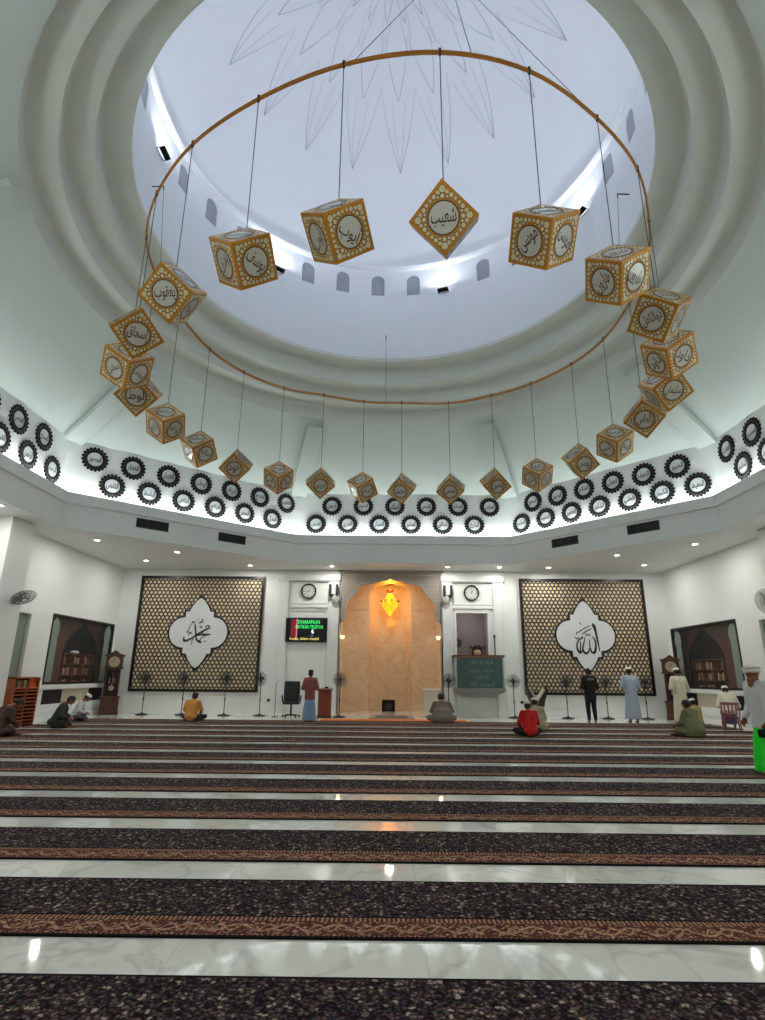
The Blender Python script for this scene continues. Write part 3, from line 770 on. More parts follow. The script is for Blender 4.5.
for k in range(44): b.prism(circ_pts(.03, 6, 0, -2.0+k*.09, 5.66), .06, .075, Matrix(((1, 0, 0, 0), (0, 0, -1, 0), (0, 1, 0, 0), (0, 0, 0, 1))))
b.build('bead_row', mat('bead_cream', (206, 190, 160), .5), MIH)
# light shelf line on the back wall
MB().box(-1.95, -1.1, yb-.04, yb, 4.5, 4.53).box(1.0, 1.9, yb-.04, yb, 4.5, 4.53).build('wall_moulding', mat('moulding_pale', (230, 205, 170), .4), MIH)
for s, x in ((-1, NX0+.12), (1, NX1-.12)):
    o = thing('wall_sconce', 'small warm glowing sconce on the %s jamb of the mihrab' % ('left' if s < 0 else 'right'), 'wall lamp', (x, YW+.5, 2.95), 0, 'mihrab jamb sconces')
    MB().tube([(-s*-.12, 0, 0), (0, 0, 0), (0, 0, .06)], .02, 6).build('arm', GOLD, o)
    MB().lathe([(.02, .06), (.07, .1), (.085, .18), (.06, .2)], 12).build('glass_shade', mat('sconce_glow', (255, 220, 160), .4, emit=(255, 196, 120), estr=5), o)
    l = bpy.data.lights.new('sconce_bulb', 'POINT'); l.energy = 6; l.color = (1, .8, .6); l.shadow_soft_size = .05
    lo = bpy.data.objects.new('sconce_bulb', l); C.objects.link(lo); lo.parent = o; lo.location = (0, 0, .28)
# chandelier
o = thing('chandelier', 'glowing orange crystal chandelier hanging in the mihrab', 'chandelier', (-.05, YW+2.75, 5.78))
MB().tube([(0, 0, .15), (0, 0, -.5)], .012, 6).build('chain', GOLD, o)
MB().lathe([(.0, -.34), (.16, -.36), (.17, -.46), (.03, -.5), (0, -.5)], 16).build('crown', mat('chandelier_red', (120, 30, 16), .3), o)
CRY = mat('crystal_glow', (255, 190, 60), .2, emit=(255, 176, 40), estr=1.3)
b = MB()
for r, z, n_ in [(.1, -.55, 8), (.17, -.65, 12), (.25, -.75, 16), (.33, -.88, 20), (.38, -1.0, 22), (.34, -1.12, 20), (.27, -1.22, 16), (.2, -1.32, 12), (.12, -1.42, 8), (.04, -1.52, 4)]:
    for i in range(n_):
        a = 2*PI*i/n_+r*9; b.lathe([(0, -.055), (.024, 0), (0, .04)], 5, Matrix.Translation((r*math.cos(a), r*math.sin(a), z)), close=False)
b.build('crystal_drops', CRY, o)
MB().lathe([(.0, -1.56), (.2, -1.32), (.31, -1.12), (.3, -1.0), (.12, -.6), (0, -.55)], 16).build('glass_bowl', mat('bowl_glow', (255, 170, 40), .3, emit=(255, 140, 16), estr=.75), o)
b = MB()
for i in range(8):
    a = 2*PI*i/8+.2; b.tube([(.1*math.cos(a), .1*math.sin(a), -.9), (.3*math.cos(a), .3*math.sin(a), -1.0), (.42*math.cos(a), .42*math.sin(a), -.92)], .012, 5)
    b.lathe([(0, 0), (.05, .01), (.05, .03), (.02, .08), (0, .08)], 8, Matrix.Translation((.42*math.cos(a), .42*math.sin(a), -.92)))
b.build('arms', mat('chandelier_arms', (130, 60, 12), .3, metal=.4), o)
for dz, e in ((-.3, 26), (-1.75, 16)):
    l = bpy.data.lights.new('chandelier_bulb', 'POINT'); l.energy = e; l.color = (1, .42, .05); l.shadow_soft_size = .12
    lo = bpy.data.objects.new('chandelier_bulb', l); C.objects.link(lo); lo.parent = o; lo.location = (0, -.3, dz)
area('niche_fill', (-.05, YW+1.3, NZ-.03), (0, 0, 0), .3, 26, (1, .95, .88), 'DISK')  # unseen fill light added to bring the niche marble up to beige
# loudspeaker on the niche floor
o = thing('loudspeaker', 'small black box loudspeaker on the floor at the back of the mihrab', 'loudspeaker', (-.1, YW+2.3, .004))
MB().box(-.29, .29, -.16, .16, .02, .5).build('cabinet', BLACK, o, bevel=.01)
MB().prism(circ_pts(.17, 20, 0, 0, .24), .16, .17, Matrix(((1, 0, 0, 0), (0, 0, -1, 0), (0, 1, 0, 0), (0, 0, 0, 1)))).build('grille', STEELD, o)
MB().box(-.24, -.2, -.1, .1, 0, .02).box(.2, .24, -.1, .1, 0, .02).build('feet', BLACK, o)

# ------------------------------------------------------------------ panelled bays beside the mihrab
def bay(x0, x1, nm, opening=False):
    t = MB(); y = YW
    def bx(a, b_, c_, d_, dep): t.box(a, b_, y-dep, y, c_, d_)
    pw = .43
    xs = (x0, x0+pw) if x0 < 0 else (x0, x0+pw); bx(x0, x0+pw, 0, ZS-.01, .1); bx(x1-pw, x1, 0, ZS-.01, .1)
    for a in (x0+.05, x1-pw+.05):
        for q in (0, pw-.13): bx(a+q, a+q+.03, .25, 5.3, .115)
    bx(x0-.04, x1+.04, 5.4, 5.62, .17); bx(x0-.02, x1+.02, 5.36, 5.4, .13)
    bx(x0+pw, x1-pw, 5.36, ZS-.01, .06)
    a, b_ = x0+pw, x1-pw
    def frame(xa, xb, za, zb, w_=.035, d_=.03):
        bx(xa, xb, za, za+w_, d_); bx(xa, xb, zb-w_, zb, d_); bx(xa, xa+w_, za+w_, zb-w_, d_); bx(xb-w_, xb, za+w_, zb-w_, d_)
    frame(a+.04, b_-.04, 4.42, 5.3)
    bx(a+.02, b_-.02, 4.26, 4.33, .07)
    if opening:
        frame(BX0-.1, BX1+.1, BZ0-.3, BZ1+.1, .1, .05)
        frame(a+.06, b_-.06, .2, .9)
    else:
        frame(a+.06, b_-.06, .2, 4.15)
    bx(x0+pw, x1-pw, 0, .12, .04)
    struct(t.build(nm, TRIMW))
bay(-4.78, NX0-.02, 'trim_13'); bay(NX1+.02, 4.7, 'trim_14', True)
struct(MB().box(NX0-.1, NX1+.1, YW-.1, YW, NZ, ZS-.01).build('trim_15', JALI))
# baseboards
struct(MB().box(-W, -4.82, YW-.02, YW, 0, .12).box(4.74, W, YW-.02, YW, 0, .12).build('baseboard_front', TRIMW))

# recess behind the minbar balcony
b = MB()
b.box(BX0-.3, BX1+.3, YW+2.2, YW+2.3, 0.9, 4.6).box(BX0-.3, BX0-.2, YW+.25, YW+2.2, .9, 4.6).box(BX1+.2, BX1+.3, YW+.25, YW+2.2, .9, 4.6).box(BX0-.3, BX1+.3, YW+.25, YW+2.3, .9, 1.0).box(BX0-.3, BX1+.3, YW+.25, YW+2.3, 4.6, 4.7)
struct(b.build('wall_recess', INNER))
area('recess_lamp', (3.36, YW+1.2, 4.55), (0, 0, 0), .3, 7, (1, .93, .92), 'DISK')

# ------------------------------------------------------------------ minbar balcony
o = thing('minbar_balcony', 'projecting pulpit balcony with green etched glass and grey stone base', 'balcony', (3.45, YW, 0))
D = 1.0
MB().box(-.98, .98, -D, .0, .98, 1.10).build('deck', GREYST, o, bevel=.01)
vs = [(-.98, -D, .98), (.98, -D, .98), (.98, 0, .98), (-.98, 0, .98), (-.6, -D*.55, .76), (.6, -D*.55, .76), (.6, 0, .76), (-.6, 0, .76)]
MB().add(vs, [(0, 3, 2, 1), (4, 5, 6, 7), (0, 1, 5, 4), (1, 2, 6, 5), (2, 3, 7, 6), (3, 0, 4, 7)]).build('tapered_base', GREYST, o)
MB().box(-.9, .9, -D+.04, -D+.06, 1.1, 2.27).build('glass_panel', BALG, o)
MB().box(-.93, -.91, -D+.06, 0, 1.1, 2.27).build('glass_panel', BALG, o); MB().box(.91, .93, -D+.06, 0, 1.1, 2.27).build('glass_panel', BALG, o)
for x in (-.92, .92): MB().tube([(x, -D+.04, 1.1), (x, -D+.04, 2.27)], .028, 8).build('corner_post', mat('post_steel', (180, 190, 186), .3, metal=.5), o)
b = MB(); b.box(-1.0, 1.0, -D-.05, -D+.13, 2.3, 2.35).box(-1.0, -.86, -D+.13, 0, 2.3, 2.35).box(.86, 1.0, -D+.13, 0, 2.3, 2.35); b.build('handrail', REDW, o, bevel=.008)
b = MB(); b.box(-.97, .97, -D-.02, -D+.1, 2.25, 2.3).build('rail_moulding', mat('rail_tan', (150, 132, 108), .5), o)
b = MB()
for k, (tx, wz) in enumerate([('لا إله إلا الله', 2.05), ('محمد رسول', 1.78), ('الله أكبر', 1.52), ('الحمد لله', 1.27)]):
    vs, fs = text_mesh(' '.join(shape(q) for q in reversed(tx.split())), .95, .2, res=1)
    b.add([(x+.1, -D+.034, y+wz) for x, y, _ in vs], fs)
b.build('etched_lettering', BALT, o, fix=False)
# wooden chair up in the balcony
def carved_chair(loc, rz, label):
    o = thing('carved_chair', label, 'chair', loc, rz)
    MB().box(-.26, .26, -.24, .24, .42, .48).build('seat', DARKW, o, bevel=.01)
    b = MB(); P = [(-.24, .48), (-.22, .95), (-.27, 1.12), (-.17, 1.08), (-.1, 1.17), (0, 1.12), (.1, 1.17), (.17, 1.08), (.27, 1.12), (.22, .95), (.24, .48)]
    b.prism(P, 0, .05, Matrix.Translation((0, .24, 0)) @ RX90).build('backrest', DARKW, o)
    for x in (-.24, .24):
        for y in (-.21, .21): MB().tube([(x, y, 0), (x, y, .42)], .025, 8).build('leg', DARKW, o)
        MB().tube([(x*1.1, -.22, .46), (x*1.1, -.22, .7), (x*1.1, .2, .72)], .022, 6).build('armrest', DARKW, o)
        MB().tube([(x*1.25, .22, .5), (x*1.25, .22, 1.15)], .02, 6).build('back_post', DARKW, o)
    return o
c_ = carved_chair((3.5, YW-.42, 1.605), 0, 'dark carved wooden chair standing on the pulpit balcony'); 
MB().box(-.35, .35, -.35, .35, -.5, -.001).build('platform', GREYST, c_)
MB().sphere((0, .2, .86), .16, 12, 8, sc_=(1, .25, .8)).build('cushion', mat('cushion_tan', (190, 150, 120), .8), c_)
tag(MB().tube([(0, 0, 0), (0, 0, 1.95), ], .025, 8).lathe([(0, 1.93), (.04, 1.95), (.05, 2.03), (0, 2.1)], 10).build('wooden_staff', DARKW, loc=(4.2, YW-.35, 1.101)), 'upright dark staff at the right end of the pulpit balcony', 'staff')

# ------------------------------------------------------------------ wall panels with lattice and cartouche
def lattice_panel(cx, label, text_fn):
    o = thing('calligraphy_artwork', label, 'wall panel', (cx, YW, 3.19), 0, 'square lattice wall panels')
    H2, W2 = 2.35, 2.62
    MB().box(-W2, W2, -.05, 0, -H2, H2).build('backing', CREAM, o)
    b = MB(); fw = .11
    b.box(-W2, W2, -.12, -.02, H2-fw, H2).box(-W2, W2, -.12, -.02, -H2, -H2+fw).box(-W2, -W2+fw, -.12, -.02, -H2+fw, H2-fw).box(W2-fw, W2, -.12, -.02, -H2+fw, H2-fw)
    b.build('frame', BLACKM, o)
    b = MB(); xa, za = W2-fw, H2-fw; sp_ = .15; tw = .0135
    def clip(p, d):
        t0, t1 = -99, 99
        for a in (0, 1):
            lim = (xa, za)[a]
            if abs(d[a]) < 1e-9:
                if abs(p[a]) > lim: return None
            else:
                ta, tb = sorted(((-lim-p[a])/d[a], (lim-p[a])/d[a])); t0 = max(t0, ta); t1 = min(t1, tb)
        return (t0, t1) if t1-t0 > .03 else None
    for ang in (0, 60, 120):
        d = (math.cos(R(ang)), math.sin(R(ang))); nrm = (-d[1], d[0])
        for k in range(-40, 41):
            off = (k+.5)*sp_*2*.866/1.0*.5*1.15
            p = (nrm[0]*off, nrm[1]*off); c2 = clip(p, d)
            if not c2: continue
            A = Vector((p[0]+d[0]*c2[0], p[1]+d[1]*c2[0])); B = Vector((p[0]+d[0]*c2[1], p[1]+d[1]*c2[1])); n2 = Vector(nrm)*tw
            poly = [A+n2, A-n2, B-n2, B+n2]
            b.prism([(q.x, q.y) for q in poly], .05, .075, RX90)
    b.build('lattice', mat('lattice_dark_brown', (44, 30, 26), .5), o)
    def cart(s, e=0):
        Q = [(0, 1.42+e*1.8)]
        for t in range(1, 8):
            u = t/7; Q.append((-(.43+e)*(u**.62 if u < .5 else u**.55), (1.42+e*.6)-(.57)*u if u < 1 else .85))
        Q += [(-.43-e, .85+e), (-.58-e, .85+e), (-.58-e, .62+e)]
        for t in range(1, 12):
            a = PI*.5-PI*t/12*1.0; Q.append((-.62-(.60+e)*math.cos(a)*.97, (.61+e)*math.sin(a)))
        Q += [(-.58-e, -.62-e), (-.58-e, -.85-e), (-.43-e, -.85-e)]
        for t in range(6, 0, -1):
            u = t/7; Q.append((-(.43+e)*(u**.62 if u < .5 else u**.55), -((1.42+e*.6)-(.57)*u)))
        Q.append((0, -1.42-e*1.8))
        Q += [(-x, z) for x, z in Q[-2:0:-1]]
        return Q
    MB().prism(cart(1, .075), .076, .1, RX90).build('cartouche_border', BLACKM, o)
    MB().prism(cart(1, 0), .1, .115, RX90).build('cartouche', CARTW, o)
    b = MB(); text_fn(b); b.build('lettering', BLACKM, o)
    return o
def txt_allah(b):
    def S(pts, ws): stroke(b, [((x-382)/9.56/26.8*1.13, -(y-385)/9.56/26.8*1.13) for x, y in pts], [w_/9.56/26.8*1.13 for w_ in ws], .1155, .125, RX90)
    S([(455, 268), (468, 300), (478, 350), (488, 430), (500, 530)], [4, 30, 20, 17, 5])
    S([(448, 285), (470, 310), (482, 300)], [4, 12, 4])
    S([(440, 390), (462, 420), (468, 480), (452, 535), (425, 535), (412, 490), (412, 420)], [6, 14, 16, 24, 18, 10, 6])
    S([(405, 500), (392, 535), (365, 545), (345, 515), (352, 470), (368, 425), (372, 395)], [6, 16, 22, 16, 12, 9, 5])
    S([(345, 520), (318, 540), (296, 515), (292, 470), (310, 430), (345, 405), (352, 390)], [6, 22, 18, 12, 12, 16, 8])
    S([(330, 440), (325, 490), (318, 530)], [8, 12, 14])
    S([(300, 365), (340, 338), (430, 290)], [5, 9, 7]); S([(345, 372), (385, 348), (442, 320)], [5, 10, 8])
    S([(332, 262), (348, 282)], [5, 9]); S([(280, 395), (298, 415), (316, 395)], [6, 11, 5])
    S([(378, 365), (390, 385), (402, 368), (416, 385), (428, 368)], [5, 8, 6, 8, 5]); S([(300, 345), (296, 375)], [4, 7])
def txt_muh(b):
    def S(pts, ws): stroke(b, [((x-345)/10.2/26.8*1.1, -(y-350)/10.2/26.8*1.1) for x, y in pts], [w_/10.2/26.8*1.1 for w_ in ws], .1155, .125, RX90)
    S([(205, 395), (208, 430), (240, 432), (290, 405), (330, 375), (390, 340), (430, 318), (458, 300), (445, 280), (420, 290), (425, 310)], [5, 26, 20, 16, 17, 20, 16, 14, 12, 10, 4])
    S([(305, 258), (312, 300), (325, 370), (328, 410)], [5, 16, 14, 8])
    S([(330, 385), (380, 372), (430, 372), (475, 370)], [8, 17, 22, 8]); S([(400, 365), (385, 350), (370, 352)], [6, 10, 5])
    S([(325, 385), (335, 420), (360, 440), (380, 450), (372, 425), (400, 395), (430, 380)], [8, 18, 22, 18, 9, 8, 6])
    S([(228, 350), (240, 340), (255, 290), (285, 240)], [16, 9, 6, 5]); S([(270, 240), (290, 250), (305, 238)], [7, 12, 5])
    S([(345, 250), (375, 235), (382, 215)], [5, 9, 14]); S([(325, 215), (335, 225)], [9, 9])
    S([(245, 380), (262, 350), (285, 372)], [6, 14, 6]); S([(355, 300), (370, 285), (378, 300), (360, 310)], [6, 8, 8, 5])
    S([(410, 430), (425, 442), (440, 428)], [4, 6, 4]); S([(290, 475), (292, 425), (305, 420)], [4, 6, 8]); S([(340, 262), (365, 250), (395, 246)], [3, 6, 4])
lattice_panel(-8.02, 'square lattice wall panel left of the mihrab, cartouche with looping letters', txt_muh)
lattice_panel(8.01, 'square lattice wall panel right of the mihrab, cartouche word ending in a tall upright', txt_allah)

# ------------------------------------------------------------------ side display windows
def side(s):
    # local frame: x' runs along +Y, y' = depth outwards; mirrored for s
    def bx(b, y0, y1, d0, d1, z0, z1):
        xa, xb = sorted((s*(W+d0), s*(W+d1))); b.box(xa, xb, y0, y1, z0, z1)
    sn = 'left' if s < 0 else 'right'
    o = bpy.data.objects.new('window_%d' % (1 if s < 0 else 2), None); C.objects.link(o); o['kind'] = 'structure'
    b = MB(); bx(b, WY0-.3, WY1+1.9, 1.1, 1.2, .9, 3.9); bx(b, WY0-.4, WY0-.3, .25, 1.2, .9, 3.9); bx(b, WY1+1.9, WY1+2.0, .25, 1.2, .9, 3.9)
    bx(b, WY0-.4, WY1+2, .25, 1.2, 3.9, 4.0); bx(b, WY0-.4, WY1+2, .25, 1.2, .9, 1.0); b.build('recess', DKBR, o)
    b = MB(); f = .07
    bx(b, WY0, WY1, -.02, .12, WZ1-f, WZ1); bx(b, WY0, WY1, -.02, .12, WZ0, WZ0+f); bx(b, WY0, WY0+f, -.02, .12, WZ0+f, WZ1-f); bx(b, WY1-f, WY1, -.02, .12, WZ0+f, WZ1-f)
    b.build('frame', BLACKM, o)
    # brown screen with pointed arch opening
    yc = (WY0+WY1)/2; ys = yc+.65
    arc = [(-1.3, 1.0), (-1.3, 2.3), (-1.1, 2.65), (-.7, 2.98), (-.3, 3.2), (0, 3.45)]; arc += [(-a, z) for a, z in arc[-2::-1]]
    b = MB(); vs = []
    for a, z in arc: vs += [(s*(W+.4), ys+a, z), (s*(W+.4), ys+(a if z > 1.1 else a), 3.9)]
    b.add(vs, [(2*i, 2*i+2, 2*i+3, 2*i+1) for i in range(1, len(arc)-2)]); bx(b, WY0-.3, ys-1.3, .38, .42, 1.0, 3.9); bx(b, ys+1.3, WY1+1.9, .38, .42, 1.0, 3.9); b.build('arched_screen', mat('screen_brown', (84, 46, 38), .5, noise=.2), o, fix=False)
    # frosted columns at both ends of the pane
    for y0 in (WY0+.12, WY1-.62):
        hw_ = .25; yc2 = y0+hw_
        P = [(-.2, WZ0+.08), (-.2, 2.65), (-.16, 2.72), (-.24, 2.85), (-.24, 3.05), (-.2, 3.2), (-.1, 3.32), (0, 3.38)]; P += [(-a, z) for a, z in P[-2::-1]]
        b = MB(); n_ = len(P); b.add([(s*(W+d), yc2+a, z) for d in (.05, .07) for a, z in P], [tuple(range(n_)), tuple(range(2*n_-1, n_-1, -1))]+[(i, (i+1) % n_, n_+(i+1) % n_, n_+i) for i in range(n_)])
        b.build('frosted_column', GLASSF, o)
    b = MB(); bx(b, WY0+f, WY1-f, .02, .026, WZ0+f, WZ1-f)
    g = bpy.data.materials.get('clear_glass')
    if not g:
        g = mat('clear_glass', (200, 210, 205), .02, alpha=.025, spec=.1)
    b.build('pane', g, o)
    # low strip
    b = MB(); bx(b, SY0-.05, SY1+.05, .1, .16, SZ0-.05, SZ1+.05); b.build('strip_panel', DKBK, o)
    b = MB(); bx(b, SY0+1.35, SY1-1.1, .08, .1, SZ0-.01, SZ1+.01); b.build('strip_board', BEIG, o)
    b = MB(); bx(b, WY0-.25, WY1+.1, -.06, 0, 1.03, 1.14); bx(b, WY0-.25, WY1+.1, -.03, 0, .26, .3); bx(b, WY0-.25, WY1+.1, -.05, 0, 0, .14); b.build('sill', TRIMW, o)
    # bookcase seen through the pane
    bc = thing('bookcase', 'dark bookcase seen behind the %s side window' % sn, 'bookcase', (s*(W+.75), yc+1.0, 1.0), 0, 'bookcases behind the side windows')
    b = MB()
    for z in (0, .45, .85, 1.22): b.box(-.16, .16, -1.1, 1.1, z, z+.03)
    b.build('shelf', REDW, bc)
    b = MB()
    for y in (-1.1, -.38, .34, 1.07): b.box(-.16, .16, y, y+.03, .03, 1.22)
    b.build('upright', REDW, bc)
    b = MB(); xx = s*.17; b.box(min(xx, xx-s*.02), max(xx, xx-s*.02), -1.1, 1.1, 0, 1.25); b.build('back_panel', DKBK, bc)
    cols = [(150, 120, 90), (120, 90, 70), (176, 160, 130), (96, 70, 60), (140, 60, 40)]
    for row, z in enumerate((.03, .48, .88)):
        for cell, y00 in enumerate((-1.05, -.33, .39)):
            y_ = y00
            for k in range(9 if not (row == 2 and cell == 0) else 4):
                th = random.uniform(.045, .07); hh = random.uniform(.2, .28); 
                if y_+th > y00+.62: break
                bk = MB().box(-.09, .09, 0, th-.004, 0, hh).build('book', mat('book_cover_%d' % ((k*7+row+cell) % 5), cols[(k*7+row+cell) % 5], .6), loc=(s*(W+.75), yc+1.0+y_, 1.0+z))
                tag(bk, 'book on the %s shelf of the bookcase behind the %s side window, %s bay' % (['lowest', 'middle', 'top'][row], sn, ['near', 'middle', 'far'][cell]), 'book', 'books behind the %s window, shelf %s bay %s' % (sn, ['low', 'middle', 'top'][row], ['near', 'middle', 'far'][cell])); y_ += th
    area('window_room_lamp', (s*(W+.7), yc+.8, 3.85), (0, 0, 0), .3, 2.5, (1, .85, .75), 'DISK')
side(-1); side(1)
b = MB()
tag(MB().sphere((0, 0, .05), .16, 10, 6, sc_=(1, 1.3, .4)).build('white_cloth', mat('cloth_white', (220, 220, 216), .8), loc=(-W-.75, 22.4, 2.25)), 'small white folded cloth on top of the left bookcase', 'cloth')
# side pillars and glazed doors
for s, sn in ((-1, 'left'), (1, 'right')):
    xa, xb = sorted((s*10.9, s*W))
    struct(MB().box(xa, xb, 15.5, 16.6, 0, ZS-.001).build('wall_pillar_'+sn, WHITE, bevel=.02))
    d = MB(); xa, xb = sorted((s*(W+.06), s*(W+.1)))
    d.box(xa, xb, 17.35, 18.05, 0, 3.35); g = d.build('door_%d' % (1 if s < 0 else 2), GLASSF); struct(g)
    f = MB(); xa, xb = sorted((s*(W-.05), s*(W+.12)))
    for y0, y1, z0, z1 in [(17.27, 17.37, 0, 3.43), (18.03, 18.13, 0, 3.43), (17.37, 18.03, 3.33, 3.43)]: f.box(xa, xb, y0, y1, z0, z1)
    f.build('door_frame', TRIMW, g)
    h = MB().tube([(s*(W-.03), 17.45, 1.0), (s*(W-.03), 17.45, 1.5)], .015, 6).build('door_handle', WIREM, g)

# ------------------------------------------------------------------ fans
def cage(b, r, M, rings=5, spokes=24, dep=.09):
    for k in range(1, rings+1):
        rr = r*k/rings; z = dep*math.sqrt(max(0, 1-(k/rings)**2)); 
        b.tube([(rr*math.cos(2*PI*i/24), rr*math.sin(2*PI*i/24), z) for i in range(24)], .0055, 4, closed=True, M=M)
        if k < rings: b.tube([(rr*math.cos(2*PI*i/24), rr*math.sin(2*PI*i/24), -z) for i in range(24)], .004, 4, closed=True, M=M)
    for i in range(spokes):
        a = 2*PI*i/spokes
        for sg in (1, -1): b.tube([(r*q*math.cos(a), r*q*math.sin(a), sg*dep*math.sqrt(max(0, 1-q*q))) for q in (.15, .45, .75, .92, 1)], .0042, 3, M=M)
def blade_mesh(b, r, M, n=4):
    for k in range(n):
        a = 2*PI*k/n; vs = []
        for q, w_, tw in ((.15, .05, .03), (.5, .13, .025), (.85, .15, .015), (.97, .08, .01)):
            for sg in (-1, 1):
                an = a+sg*w_/2/q/r*r*.9; vs.append((r*q*math.cos(an), r*q*math.sin(an), sg*tw))
        vs2 = [(x, y, z+.004) for x, y, z in vs]; m_ = len(vs)
        fs = [(0, 1, 3, 2), (2, 3, 5, 4), (4, 5, 7, 6)]; b.add(vs+vs2, fs+[tuple(i+m_ for i in f_[::-1]) for f_ in fs]+[(0, 2, 10, 8), (2, 4, 12, 10), (4, 6, 14, 12), (6, 7, 15, 14), (7, 5, 13, 15), (5, 3, 11, 13), (3, 1, 9, 11), (1, 0, 8, 9)], M)
def ped_fan():
    o = thing('pedestal_fan', '', 'fan')
    MB().lathe([(0, 0), (.23, 0), (.24, .02), (.2, .04), (.05, .06), (.03, .09), (0, .09)], 24).build('base', STEELD, o, smooth=True)
    MB().tube([(0, 0, .06), (0, 0, 1.25)], .017, 8).build('pole', STEELD, o)
    MB().tube([(0, 0, .55), (0, 0, .66)], .028, 8).build('height_collar', STEELD, o)
    # head faces -y (towards the hall)
    Mh = Matrix.Translation((0, -.1, 1.37)) @ Matrix.Rotation(PI/2+R(6), 4, 'X')
    b = MB(); b.lathe([(0, -.26), (.06, -.25), (.075, -.2), (.075, -.1), (.05, -.05), (0, -.05)], 14, Mh); b.tube([(0, 0, 1.2), (0, -.0, 1.37)], .03, 8); mo = b.build('motor', STEELD, o, smooth=True)
    b = MB(); cage(b, .27, Mh); b.build('guard', FANG, mo)
    b = MB(); blade_mesh(b, .25, Mh); b.lathe([(0, -.03), (.06, -.03), (.065, .03), (0, .045)], 12, Mh); b.build('blades', FANB, mo)
    return o
proto = None
FANS = [(-9.7, 23.25, 'black pedestal fan, leftmost, standing before the left wall panel'), (-8.15, 23.2, 'black pedestal fan behind the man in orange, before the left panel'),
        (-6.5, 23.2, 'black pedestal fan before the left panel, just right of the man in orange'), (-5.12, 23.2, 'black pedestal fan at the right edge of the left panel'),
        (-2.0, 22.9, 'black pedestal fan at the left jamb of the mihrab'), (2.2, 22.95, 'black pedestal fan at the right jamb of the mihrab, behind the man in grey'),
        (4.79, 23.3, 'black pedestal fan just right of the pulpit balcony'), (6.85, 23.3, 'black pedestal fan before the right panel, beside the man in black'),
        (8.4, 23.3, 'black pedestal fan before the right panel between the man in black and the blue robe'), (9.93, 23.3, 'black pedestal fan at the right end of the right panel')]
for k, (x, y, lab) in enumerate(FANS):
    if proto is None: proto = ped_fan(); o = proto
    else: o = copy_tree(proto)
    o.location = (x, y, 0); o.rotation_euler = (0, 0, R([8, -5, 3, -12, 0, 10, -6, 4, -3, 6][k])); o['label'] = lab; o['group'] = 'black pedestal fans along the front wall'
def wall_fan(loc, rz, label, r=.3, m=FANG, tilt=20):
    o = thing('wall_fan', label, 'fan', loc, rz)      # mounted at origin, faces -y
    MB().box(-.07, .07, -.04, 0, -.12, .12).build('wall_bracket', FANW, o, bevel=.01)
    MB().tube([(0, -.02, 0), (0, -.15, .05), (0, -.25, .05)], .03, 8).build('arm', FANW, o)
    Mh = Matrix.Translation((0, -.38, .05)) @ Matrix.Rotation(PI/2+R(tilt), 4, 'X')
    MB().lathe([(0, -.22), (.07, -.2), (.085, -.12), (.06, -.05), (0, -.05)], 14, Mh).build('motor', FANW, o, smooth=True)
    b = MB(); cage(b, r, Mh, 6, 32); b.build('guard', m, o)
    b = MB(); blade_mesh(b, r*.92, Mh, 3); b.lathe([(0, -.03), (.045, -.03), (.05, .03), (0, .05)], 12, Mh); b.build('blades', FANW, o)
wall_fan((-10.9, 16.2, 3.55), R(70), 'grey wall fan on the left pillar, tilted downwards', .33, tilt=58)
wall_fan((10.9, 16.3, 3.62), R(-62), 'grey wall fan on the right pillar, cut by the photo edge', .36, tilt=10)
wall_fan((2.95, YW+2.2, 2.9), 0, 'small dim wall fan inside the recess behind the pulpit', .2, tilt=5)
for s, x in ((-1, -2.45), (1, 2.36)):
    o = thing('uplight_sconce', 'pair of slim grey wall fans' if 0 else 'grey double-tube wall fitting on the pilaster %s of the mihrab' % ('left' if s < 0 else 'right'), 'wall fitting', (x, YW-.1, 4.75), 0, 'grey wall fittings beside the mihrab')
    for dx in (-.14, .14): MB().lathe([(0, -.12), (.05, -.1), (.06, 0), (.055, .36), (.035, .36), (.035, .1), (0, .1)], 12, Matrix.Translation((dx, -.14, .1))).build('tube', FANB, o)
    MB().sphere((s*-.1, -.1, -.14), .17, 14, 8, sc_=(1, .35, 1.2)).build('round_shade', FANW, o, smooth=True)
    MB().box(-.16, .16, -.12, 0, -.06, .06).build('backplate', STEELD, o)

# ------------------------------------------------------------------ wall clocks
def wall_clock(x, z, hands, label):
    o = thing('wall_clock', label, 'clock', (x, YW-.01, z), 0, 'round wall clocks')
    M = RX90
    MB().ringprism(circ_pts(.33, 40), circ_pts(.27, 40), 0, .06, M).build('case', BLACKM, o)
    di = MB().prism(circ_pts(.275, 40), 0, .03, M).build('dial', CLOCKW, o)
    b = MB()
    for k in range(12):
        a = 2*PI*k/12; b.prism(circ_pts(.016 if k % 3 else .026, 6, 0, .215*math.cos(a), .215*math.sin(a)), .03, .034, M)
    b.build('hour_marks', BLACK, di)
    for nm_, ang, L_, w_ in (('hour_hand', hands[0], .13, .012), ('minute_hand', hands[1], .2, .008)):
        a = PI/2-R(ang); d = Vector((math.cos(a), math.sin(a))); n2 = Vector((-d.y, d.x))*w_
        P = [(-d*.03+n2), (-d*.03-n2), d*L_-n2*.4, d*L_+n2*.4]; MB().prism([(p.x, p.y) for p in P], .036, .04, M).build(nm_, BLACK, di)
wall_clock(-3.52, 4.94, (25, 270), 'round black-rimmed wall clock above the television')
wall_clock(3.37, 4.92, (30, 10), 'round black-rimmed wall clock above the pulpit opening')

